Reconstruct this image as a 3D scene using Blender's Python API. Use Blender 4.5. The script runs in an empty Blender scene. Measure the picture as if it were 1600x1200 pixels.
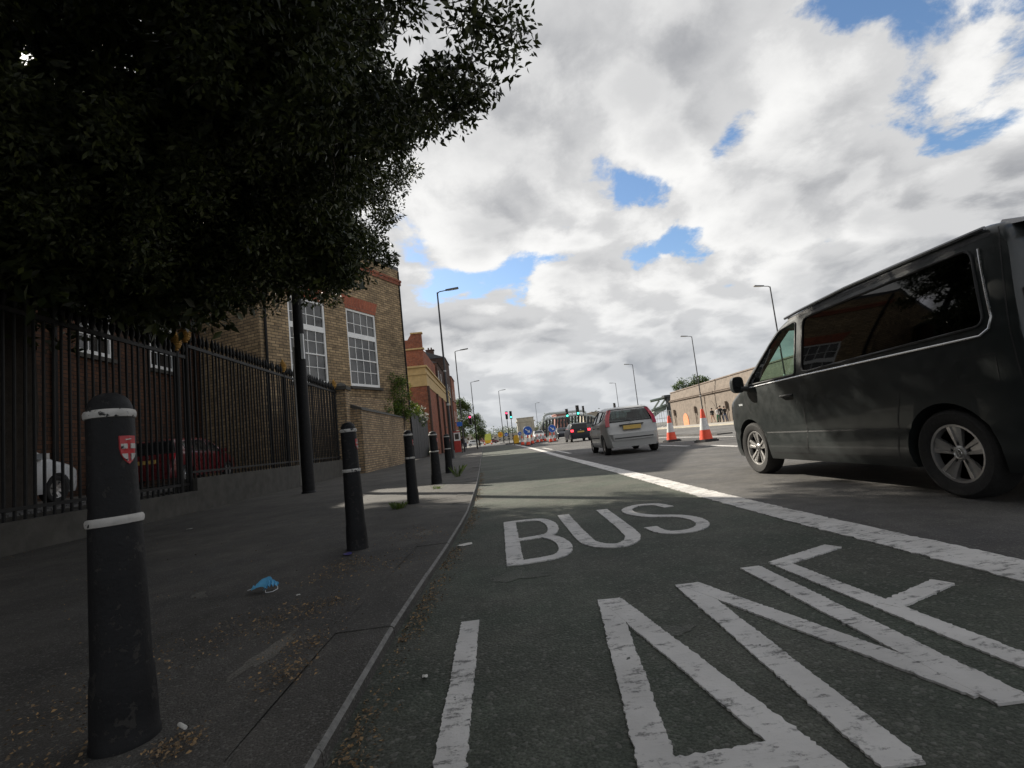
import bpy, bmesh, math, random
import numpy as np
from mathutils import Vector, Matrix

random.seed(7)
rng = np.random.default_rng(7)
S = bpy.context.scene
COL = S.collection
rad = math.radians

# ------------------------------------------------------------------ camera
CAM_H, F_PX, PITCH, YAW, ROLL = 0.8373, 792.17, 0.1063, 0.0530, -0.1094
_f = Vector((math.sin(YAW)*math.cos(PITCH), math.cos(YAW)*math.cos(PITCH), math.sin(PITCH)))
_r0 = Vector((math.cos(YAW), -math.sin(YAW), 0)); _u0 = _r0.cross(_f)
_r = _r0*math.cos(ROLL)+_u0*math.sin(ROLL); _u = -_r0*math.sin(ROLL)+_u0*math.cos(ROLL)
cd = bpy.data.cameras.new('camera'); cam = bpy.data.objects.new('camera', cd); COL.objects.link(cam)
cd.sensor_width = 36; cd.lens = 36*F_PX/1600; cd.clip_start = 0.05; cd.clip_end = 6000
cam.matrix_world = Matrix(((_r.x,_u.x,-_f.x,0),(_r.y,_u.y,-_f.y,0),(_r.z,_u.z,-_f.z,CAM_H),(0,0,0,1)))
S.camera = cam

# ------------------------------------------------------------------ sky, sun, exposure
SUN_EL, SUN_AZ = rad(33.6), rad(-41.0)          # azimuth measured from +Y towards +X
SUN = Vector((math.sin(SUN_AZ)*math.cos(SUN_EL), math.cos(SUN_AZ)*math.cos(SUN_EL), math.sin(SUN_EL)))
CLOUD_SEED, CLOUD_LO, CLOUD_DX, CLOUD_DY = 5.9, 0.483, -0.341, -0.058
world = bpy.data.worlds.new('World'); S.world = world; world.use_nodes = True

class NT:
    """tiny helper to write node trees"""
    def __init__(s, tree): s.t = tree; s.n = tree.nodes; s.l = tree.links
    def new(s, typ, **kw):
        n = s.n.new(typ)
        for k, v in kw.items():
            if k.startswith('i_'):
                key = k[2:]; key = int(key) if key.isdigit() else key.replace('_', ' ')
                s.put(n.inputs[key], v)
            else: setattr(n, k, v)
        return n
    def put(s, sock, v):
        if isinstance(v, bpy.types.NodeSocket): s.l.new(v, sock)
        elif isinstance(v, bpy.types.Node): s.l.new(v.outputs[0], sock)
        else: sock.default_value = v
    def math(s, op, a, b=0.0, c=None, clamp=False):
        n = s.n.new('ShaderNodeMath'); n.operation = op; n.use_clamp = clamp
        s.put(n.inputs[0], a); s.put(n.inputs[1], b)
        if c is not None: s.put(n.inputs[2], c)
        return n.outputs[0]
    def ramp(s, fac, lo, hi, a=0.0, b=1.0, smooth=True):
        n = s.n.new('ShaderNodeMapRange'); n.interpolation_type = 'SMOOTHSTEP' if smooth else 'LINEAR'; n.clamp = True
        s.put(n.inputs[0], fac); s.put(n.inputs[1], lo); s.put(n.inputs[2], hi); s.put(n.inputs[3], a); s.put(n.inputs[4], b)
        return n.outputs[0]
    def mix(s, fac, a, b, mode='MIX'):
        n = s.n.new('ShaderNodeMix'); n.data_type = 'RGBA'; n.blend_type = mode; n.clamp_factor = True
        s.put(n.inputs[0], fac); s.put(n.inputs[6], a); s.put(n.inputs[7], b)
        return n.outputs[2]
    def noise(s, vec, scale, detail=4, rough=.5, dist=0.0):
        n = s.new('ShaderNodeTexNoise', i_Scale=scale, i_Detail=detail, i_Roughness=rough, i_Distortion=dist)
        if vec is not None: s.put(n.inputs['Vector'], vec)
        return n.outputs[0]

def c4(c): return (c[0], c[1], c[2], 1.0)

w = NT(world.node_tree); w.n.clear()
sky = w.new('ShaderNodeTexSky', sky_type='NISHITA', sun_disc=False, sun_elevation=SUN_EL, sun_rotation=SUN_AZ,
            altitude=30, air_density=1.0, dust_density=0.6, ozone_density=1.2)
tc = w.new('ShaderNodeTexCoord')
sx = w.new('ShaderNodeSeparateXYZ', i_0=tc.outputs['Generated'])
zc = w.math('ADD', w.math('MAXIMUM', sx.outputs[2], 0.0), 0.30)
pl = w.new('ShaderNodeCombineXYZ', i_0=w.math('ADD', w.math('DIVIDE', sx.outputs[0], zc), CLOUD_DX), i_1=w.math('ADD', w.math('DIVIDE', sx.outputs[1], zc), CLOUD_DY), i_2=CLOUD_SEED)
def cloud_density(vec):
    warp = w.new('ShaderNodeTexNoise', i_Vector=vec, i_Scale=1.3, i_Detail=3.0, i_Roughness=.5)
    wv = w.new('ShaderNodeVectorMath', operation='MULTIPLY_ADD', i_0=warp.outputs[1], i_1=(.30, .30, 0), i_2=vec).outputs[0]
    def puff(scale):
        v = w.new('ShaderNodeTexVoronoi', feature='SMOOTH_F1', voronoi_dimensions='2D', i_Vector=wv, i_Scale=scale); v.inputs['Smoothness'].default_value = .35
        return w.math('SUBTRACT', 1.12, v.outputs[0])
    big = w.noise(wv, 1.15, 2, .45); fine = w.noise(wv, 7.0, 8, .62)
    d = w.math('ADD', w.math('MULTIPLY', big, .52), w.math('MULTIPLY', puff(2.4), .17))
    d = w.math('ADD', d, w.math('ADD', w.math('MULTIPLY', puff(5.6), .12), w.math('MULTIPLY', fine, .19)))
    return d, big
dens, big_ = cloud_density(pl.outputs[0])
off = w.new('ShaderNodeVectorMath', operation='ADD', i_0=pl.outputs[0], i_1=(SUN.x*.11, SUN.y*.11, .0))
dens2, _ = cloud_density(off.outputs[0])
lo = w.ramp(sx.outputs[2], .05, .30, CLOUD_LO-.20, CLOUD_LO)
cover = w.ramp(dens, lo, w.math('ADD', lo, .035))
thick = w.ramp(dens, CLOUD_LO+.03, CLOUD_LO+.19)
rim = w.ramp(w.math('SUBTRACT', dens, dens2), -.05, .05)
lightv = w.math('ADD', w.math('MULTIPLY', rim, .50), w.math('MULTIPLY', w.math('SUBTRACT', 1.0, thick), .50), clamp=True)
cl_bright = w.mix(lightv, (3.9, 4.0, 4.25, 1), (10.6, 10.55, 10.4, 1))
horiz = w.ramp(sx.outputs[2], 0.0, .28)
cl_col = w.mix(horiz, w.mix(.60, cl_bright, (5.6, 6.0, 6.5, 1)), cl_bright)
hs = w.new('ShaderNodeHueSaturation', i_Saturation=1.12, i_Value=1.75, i_Color=sky)
skycol = w.mix(cover, hs.outputs[0], cl_col)
# the haze of thin cloud close round the sun, as bright as it is seen through the leaves
sd = w.new('ShaderNodeVectorMath', operation='DOT_PRODUCT', i_0=tc.outputs['Generated'], i_1=tuple(SUN))
halo = w.math('POWER', w.ramp(sd.outputs['Value'], math.cos(rad(9)), 1.0, 0, 1, False), 2.5)
skycol = w.mix(halo, skycol, (30, 29, 27, 1))
world.cycles.sampling_method = 'MANUAL'; world.cycles.sample_map_resolution = 512
bg = w.new('ShaderNodeBackground', i_Color=skycol, i_Strength=0.055)
out = w.new('ShaderNodeOutputWorld', i_Surface=bg)

sl = bpy.data.lights.new('sun', 'SUN'); sl.energy = 5.0; sl.angle = rad(0.55); sl.color = (1.0, .93, .81)
so = bpy.data.objects.new('sun', sl); COL.objects.link(so)
so.rotation_euler = (-SUN).to_track_quat('-Z', 'Y').to_euler(); so.location = (-20, 20, 30)

S.render.engine = 'CYCLES'
S.render.resolution_x, S.render.resolution_y = 1024, 768
S.view_settings.view_transform = 'Standard'; S.view_settings.look = 'None'
S.view_settings.gamma = 1.0; S.view_settings.use_curve_mapping = False
S.view_settings.exposure = 0.75
S.cycles.max_bounces = 7; S.cycles.diffuse_bounces = 3; S.cycles.glossy_bounces = 3; S.cycles.transparent_max_bounces = 12
# ------------------------------------------------------------------ helpers
class MB:
    """collects geometry for ONE mesh object"""
    def __init__(s): s.v = []; s.f = []; s.mi = []; s.cur = 0
    def face(s, pts):
        b = len(s.v); s.v += [tuple(p) for p in pts]; s.f.append(tuple(range(b, b+len(pts)))); s.mi.append(s.cur)
    def box(s, x0, x1, y0, y1, z0, z1):
        P = [(x0,y0,z0),(x1,y0,z0),(x1,y1,z0),(x0,y1,z0),(x0,y0,z1),(x1,y0,z1),(x1,y1,z1),(x0,y1,z1)]
        s.hexa(P); return s
    def hexa(s, P):
        b = len(s.v); s.v += [tuple(p) for p in P]
        for q in ((0,3,2,1),(4,5,6,7),(0,1,5,4),(1,2,6,5),(2,3,7,6),(3,0,4,7)):
            s.f.append(tuple(b+i for i in q)); s.mi.append(s.cur)
    def obox(s, c, ax, ay, hx, hy, z0, z1):
        """oriented box: centre c(xy), unit axes ax, ay, half sizes"""
        P = []
        for z in (z0, z1):
            for sx_, sy_ in ((-1,-1),(1,-1),(1,1),(-1,1)):
                P.append((c[0]+ax[0]*hx*sx_+ay[0]*hy*sy_, c[1]+ax[1]*hx*sx_+ay[1]*hy*sy_, z))
        s.hexa(P); return s
    def extrude(s, poly, vec):
        """closed prism of a planar 3D polygon"""
        n = len(poly); b = len(s.v); vec = Vector(vec)
        s.v += [tuple(p) for p in poly] + [tuple(Vector(p)+vec) for p in poly]
        s.f.append(tuple(range(b+n-1, b-1, -1))); s.mi.append(s.cur)
        s.f.append(tuple(range(b+n, b+2*n))); s.mi.append(s.cur)
        for i in range(n):
            j = (i+1) % n; s.f.append((b+i, b+j, b+n+j, b+n+i)); s.mi.append(s.cur)
        return s
    def tube(s, path, r, n=8, caps=True, closed=False):
        path = [Vector(p) for p in path]; m = len(path); b = len(s.v); ref = None
        for i, p in enumerate(path):
            if closed: t = path[(i+1) % m]-path[i-1]
            else: t = path[min(i+1, m-1)]-path[max(i-1, 0)]
            t.normalize()
            if ref is None: ref = Vector((0,0,1)) if abs(t.z) < .9 else Vector((1,0,0))
            a = t.cross(ref)
            if a.length < 1e-4: a = t.orthogonal()
            a.normalize(); c = a.cross(t); ref = c
            rr = r[i] if isinstance(r, (list, tuple)) else r
            for k in range(n):
                an = 2*math.pi*k/n; s.v.append(tuple(p+a*math.cos(an)*rr+c*math.sin(an)*rr))
        R = m if closed else m-1
        for i in range(R):
            for k in range(n):
                k2 = (k+1) % n; i2 = (i+1) % m
                s.f.append((b+i*n+k, b+i2*n+k, b+i2*n+k2, b+i*n+k2)); s.mi.append(s.cur)
        if caps and not closed:
            s.f.append(tuple(b+k for k in range(n))); s.mi.append(s.cur)
            s.f.append(tuple(b+(m-1)*n+k for k in range(n-1, -1, -1))); s.mi.append(s.cur)
        return s
    def lathe(s, prof, n=24, c=(0,0,0), axis='z', caps=True):
        b = len(s.v); m = len(prof)
        for r, z in prof:
            for k in range(n):
                a = 2*math.pi*k/n
                if axis == 'z': p = (c[0]+r*math.cos(a), c[1]+r*math.sin(a), c[2]+z)
                else: p = (c[0]+r*math.cos(a), c[1]+z, c[2]+r*math.sin(a))      # axis along y
                s.v.append(p)
        for i in range(m-1):
            for k in range(n):
                k2 = (k+1) % n
                s.f.append((b+i*n+k, b+i*n+k2, b+(i+1)*n+k2, b+(i+1)*n+k)); s.mi.append(s.cur)
        for i in (0, m-1):
            if caps and prof[i][0] > 1e-4:
                s.f.append(tuple(b+i*n+k for k in (range(n-1, -1, -1) if i == 0 else range(n)))); s.mi.append(s.cur)
        return s
    def build(s, name, mats, parent=None, smooth=0.0, recalc=True):
        me = bpy.data.meshes.new(name); me.from_pydata(s.v, [], s.f)
        mats = mats if isinstance(mats, (list, tuple)) else [mats]
        for m in mats: me.materials.append(m)
        if len(mats) > 1: me.polygons.foreach_set('material_index', s.mi)
        if recalc:
            bm = bmesh.new(); bm.from_mesh(me); bmesh.ops.recalc_face_normals(bm, faces=bm.faces); bm.to_mesh(me); bm.free()
        if smooth:
            me.polygons.foreach_set('use_smooth', [True]*len(me.polygons)); me.set_sharp_from_angle(angle=rad(smooth))
        me.update()
        return link(name, me, parent)

def link(name, me, parent=None):
    o = bpy.data.objects.new(name, me); COL.objects.link(o)
    if parent is not None: o.parent = parent
    return o
def empty(name, loc=(0,0,0), rz=0.0):
    o = link(name, None); o.location = loc; o.rotation_euler = (0,0,rz); o.empty_display_size = .2
    return o
def tag(o, label=None, cat=None, group=None, kind=None):
    if label: o['label'] = label
    if cat: o['category'] = cat
    if group: o['group'] = group
    if kind: o['kind'] = kind
    return o
def copy_tree(o, parent=None):
    c = o.copy(); COL.objects.link(c); c.parent = parent
    for ch in list(o.children): copy_tree(ch, c)
    return c
def at(px, py, Y):
    """the point at depth Y that is seen at this place of the photograph"""
    d = _f + _r*((px-800)/F_PX) - _u*((py-600)/F_PX)
    t = Y/d.y
    return Vector((d.x*t, Y, CAM_H+d.z*t))
def lerp_tab(tab, x):
    if x <= tab[0][0]: return tab[0][1]
    for (a, va), (b, vb) in zip(tab, tab[1:]):
        if x <= b: return va+(vb-va)*(x-a)/(b-a)
    return tab[-1][1]
def smooth_tab(tab, x):
    xs = [t[0] for t in tab]
    if x <= xs[0]: return tab[0][1]
    if x >= xs[-1]: return tab[-1][1]
    for i in range(len(tab)-1):
        if xs[i] <= x <= xs[i+1]:
            h = xs[i+1]-xs[i]; t = (x-xs[i])/h
            def sl(j):
                if j <= 0: return (tab[1][1]-tab[0][1])/(xs[1]-xs[0])
                if j >= len(tab)-1: return (tab[-1][1]-tab[-2][1])/(xs[-1]-xs[-2])
                a = (tab[j][1]-tab[j-1][1])/(xs[j]-xs[j-1]); b = (tab[j+1][1]-tab[j][1])/(xs[j+1]-xs[j])
                return 0 if a*b <= 0 else 2*a*b/(a+b)
            m0, m1 = sl(i), sl(i+1); a, b = tab[i][1], tab[i+1][1]
            return (2*t**3-3*t*t+1)*a+(t**3-2*t*t+t)*h*m0+(-2*t**3+3*t*t)*b+(t**3-t*t)*h*m1

# ------------------------------------------------------------------ materials
def newmat(name):
    m = bpy.data.materials.new(name); m.use_nodes = True; n = NT(m.node_tree); n.n.clear()
    b = n.new('ShaderNodeBsdfPrincipled'); o = n.new('ShaderNodeOutputMaterial', i_Surface=b)
    return m, n, b
def M(name, col, rough=.6, var=.18, vs=6.0, bump=0.0, bs=60.0, metal=0.0, spec=None, coat=0.0, emit=0.0, emcol=None):
    m, n, b = newmat(name); geo = n.new('ShaderNodeNewGeometry')
    P = geo.outputs['Position']
    nz = n.noise(P, vs, 6, .6)
    f = n.ramp(nz, .25, .75, 1-var, 1+var, False)
    cc = n.new('ShaderNodeVectorMath', operation='SCALE', i_0=col[:3]); n.put(cc.inputs['Scale'], f)
    n.put(b.inputs['Base Color'], cc.outputs[0]); b.inputs['Roughness'].default_value = rough
    n.put(b.inputs['Roughness'], n.ramp(n.noise(P, vs*2.3, 4, .6), .3, .7, max(.03, rough-.08), min(1, rough+.08), False))
    b.inputs['Metallic'].default_value = metal
    if spec is not None: b.inputs['Specular IOR Level'].default_value = spec
    if coat: b.inputs['Coat Weight'].default_value = coat; b.inputs['Coat Roughness'].default_value = .04
    if bump:
        bn = n.new('ShaderNodeBump', i_Strength=bump, i_Distance=.01, i_Height=n.noise(P, bs, 5, .65)); n.put(b.inputs['Normal'], bn)
    if emit:
        b.inputs['Emission Color'].default_value = c4(emcol or col); b.inputs['Emission Strength'].default_value = emit
    return m
def asphalt(name, col, tint, fine=260.0, patch=1.0):
    m, n, b = newmat(name); P = n.new('ShaderNodeNewGeometry').outputs['Position']
    vor = n.new('ShaderNodeTexVoronoi', i_Scale=fine*.55); n.put(vor.inputs['Vector'], P)
    stone = n.ramp(n.noise(P, fine, 2, .7), .35, .75, .55, 1.6, False)
    spark = n.ramp(vor.outputs[1], .82, .95, 0, 1.0)
    big = n.ramp(n.noise(P, .55*patch, 5, .6), .3, .7, .72, 1.28)
    mid = n.ramp(n.noise(P, 5.5*patch, 6, .65), .3, .72, .84, 1.16)
    base = n.mix(n.ramp(n.noise(P, 1.7, 4), .35, .65), c4(col), c4(tint))
    f = n.math('MULTIPLY', n.math('MULTIPLY', stone, big), mid)
    cc = n.new('ShaderNodeVectorMath', operation='SCALE', i_0=base); n.put(cc.inputs['Scale'], f)
    sep = n.new('ShaderNodeSeparateColor', i_0=vor.outputs[1])
    pale = n.ramp(sep.outputs[0], .90, .93, 0, .5)
    n.put(b.inputs['Base Color'], n.mix(pale, cc.outputs[0], (.17, .165, .15, 1)))
    # thin cracks
    b.inputs['Roughness'].default_value = .82; b.inputs['Specular IOR Level'].default_value = .3
    h = n.math('ADD', n.math('MULTIPLY', vor.outputs[0], -1.0), n.math('MULTIPLY', n.noise(P, 20, 4), .6))
    bn = n.new('ShaderNodeBump', i_Strength=.55, i_Distance=.006, i_Height=h); n.put(b.inputs['Normal'], bn)
    return m
def paint_mat(name, wear=.5):
    m, n, b = newmat(name); P = n.new('ShaderNodeNewGeometry').outputs['Position']
    mp = n.new('ShaderNodeMapping', i_Vector=P); mp.inputs['Scale'].default_value = (.35, 1.0, 1)
    ridges = n.noise(mp.outputs[0], 38, 4, .6, .4)
    blotch = n.noise(P, 7, 5, .65)
    speck = n.noise(P, 120, 3, .7)
    wornf = n.math('MULTIPLY', n.ramp(n.math('ADD', n.math('MULTIPLY', ridges, .6), n.math('ADD', n.math('MULTIPLY', blotch, .5), n.math('MULTIPLY', speck, .25))), .775-.10*wear, .87-.06*wear), .85)
    hole = n.ramp(n.noise(P, 26, 2, .5), .735, .75)
    fine_r = n.ramp(n.noise(mp.outputs[0], 95, 3, .6), .60, .72, 0, .45)
    wornf = n.math('MAXIMUM', n.math('MAXIMUM', wornf, hole), n.math('MULTIPLY', fine_r, n.ramp(blotch, .45, .6)))
    shade = n.ramp(n.noise(P, 2.2, 5, .6), .3, .7, .80, 1.06)
    cc = n.new('ShaderNodeVectorMath', operation='SCALE', i_0=(.60, .58, .56)); n.put(cc.inputs['Scale'], shade)
    n.put(b.inputs['Base Color'], n.mix(wornf, cc.outputs[0], (.09, .09, .085, 1)))
    b.inputs['Roughness'].default_value = .75
    bn = n.new('ShaderNodeBump', i_Strength=.6, i_Distance=.006, i_Height=n.math('ADD', ridges, n.math('MULTIPLY', speck, .4))); n.put(b.inputs['Normal'], bn)
    return m
def brick_mat(name, c1, c2, mortar, bw=.45, rh=.15, ms=.016, grime=.35, soot=(.03,.028,.025)):
    m, n, b = newmat(name); g = n.new('ShaderNodeNewGeometry'); P = g.outputs['Position']
    cr = n.new('ShaderNodeVectorMath', operation='CROSS_PRODUCT', i_0=(0,0,1), i_1=g.outputs['True Normal'])
    u = n.new('ShaderNodeVectorMath', operation='DOT_PRODUCT', i_0=cr.outputs[0], i_1=P).outputs['Value']
    sp = n.new('ShaderNodeSeparateXYZ', i_0=P)
    uv = n.new('ShaderNodeCombineXYZ', i_0=u, i_1=sp.outputs[2], i_2=0.0)
    bt = n.new('ShaderNodeTexBrick', i_Vector=uv, i_Color1=c4(c1), i_Color2=c4(c2), i_Mortar=c4(mortar), i_Scale=1.0)
    bt.inputs['Mortar Size'].default_value = ms; bt.inputs['Brick Width'].default_value = bw; bt.inputs['Row Height'].default_value = rh
    bt.inputs['Mortar Smooth'].default_value = .15; bt.inputs['Bias'].default_value = 0.0
    v = n.ramp(n.noise(P, 1.0/bw*1.3, 3, .7), .25, .75, .65, 1.35, False)
    cc = n.new('ShaderNodeVectorMath', operation='SCALE', i_0=bt.outputs[0]); n.put(cc.inputs['Scale'], v)
    gr = n.math('MULTIPLY', n.ramp(n.noise(P, .35, 6, .65), .42, .72), grime)
    n.put(b.inputs['Base Color'], n.mix(gr, cc.outputs[0], c4(soot)))
    b.inputs['Roughness'].default_value = .9; b.inputs['Specular IOR Level'].default_value = .2
    bn = n.new('ShaderNodeBump', i_Strength=.6, i_Distance=.012, i_Height=n.math('ADD', n.math('MULTIPLY', bt.outputs[1], -1.0), n.math('MULTIPLY', n.noise(P, 45, 4), .4)))
    n.put(b.inputs['Normal'], bn)
    return m
def chipped(name, col, under):
    m, n, b = newmat(name); P = n.new('ShaderNodeNewGeometry').outputs['Position']
    chip = n.ramp(n.math('ADD', n.noise(P, 34, 5, .65), n.math('MULTIPLY', n.noise(P, 9, 3), .35)), .77, .80)
    tone = n.ramp(n.noise(P, 16, 5, .6), .3, .7, .72, 1.1, False)
    cc = n.new('ShaderNodeVectorMath', operation='SCALE', i_0=col); n.put(cc.inputs['Scale'], tone)
    n.put(b.inputs['Base Color'], n.mix(chip, cc.outputs[0], c4(under))); b.inputs['Roughness'].default_value = .6; b.inputs['Specular IOR Level'].default_value = .25
    bn = n.new('ShaderNodeBump', i_Strength=.5, i_Distance=.004, i_Height=n.math('SUBTRACT', n.noise(P, 60, 4), chip)); n.put(b.inputs['Normal'], bn)
    return m
def glass_mat(name, tint, refl=.06, rough=.02):
    m = bpy.data.materials.new(name); m.use_nodes = True; n = NT(m.node_tree); n.n.clear()
    tr = n.new('ShaderNodeBsdfTransparent', i_Color=c4(tint))
    gl = n.new('ShaderNodeBsdfGlossy', i_Color=(1,1,1,1), i_Roughness=rough)
    fr = n.new('ShaderNodeFresnel', i_IOR=1.5)
    fac = n.math('MULTIPLY_ADD', fr, .75, refl-.04, clamp=True)
    mx = n.new('ShaderNodeMixShader', i_0=fac, i_1=tr, i_2=gl); n.new('ShaderNodeOutputMaterial', i_Surface=mx)
    return m
def leaf_mat(name, col, var=.5, trans=.35, rough=.45):
    m = bpy.data.materials.new(name); m.use_nodes = True; n = NT(m.node_tree); n.n.clear()
    g = n.new('ShaderNodeNewGeometry')
    f = n.ramp(g.outputs['Random Per Island'], 0, 1, 1-var, 1+var, False)
    hue = n.mix(g.outputs['Random Per Island'], c4(col), (col[0]*1.35, col[1]*1.1, col[2]*.7, 1))
    cc = n.new('ShaderNodeVectorMath', operation='SCALE', i_0=hue); n.put(cc.inputs['Scale'], f)
    b = n.new('ShaderNodeBsdfPrincipled', i_Base_Color=cc.outputs[0], i_Roughness=rough); b.inputs['Specular IOR Level'].default_value = .4
    t = n.new('ShaderNodeBsdfTranslucent', i_Color=cc.outputs[0])
    mx = n.new('ShaderNodeMixShader', i_0=trans, i_1=b, i_2=t); n.new('ShaderNodeOutputMaterial', i_Surface=mx)
    return m

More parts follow.
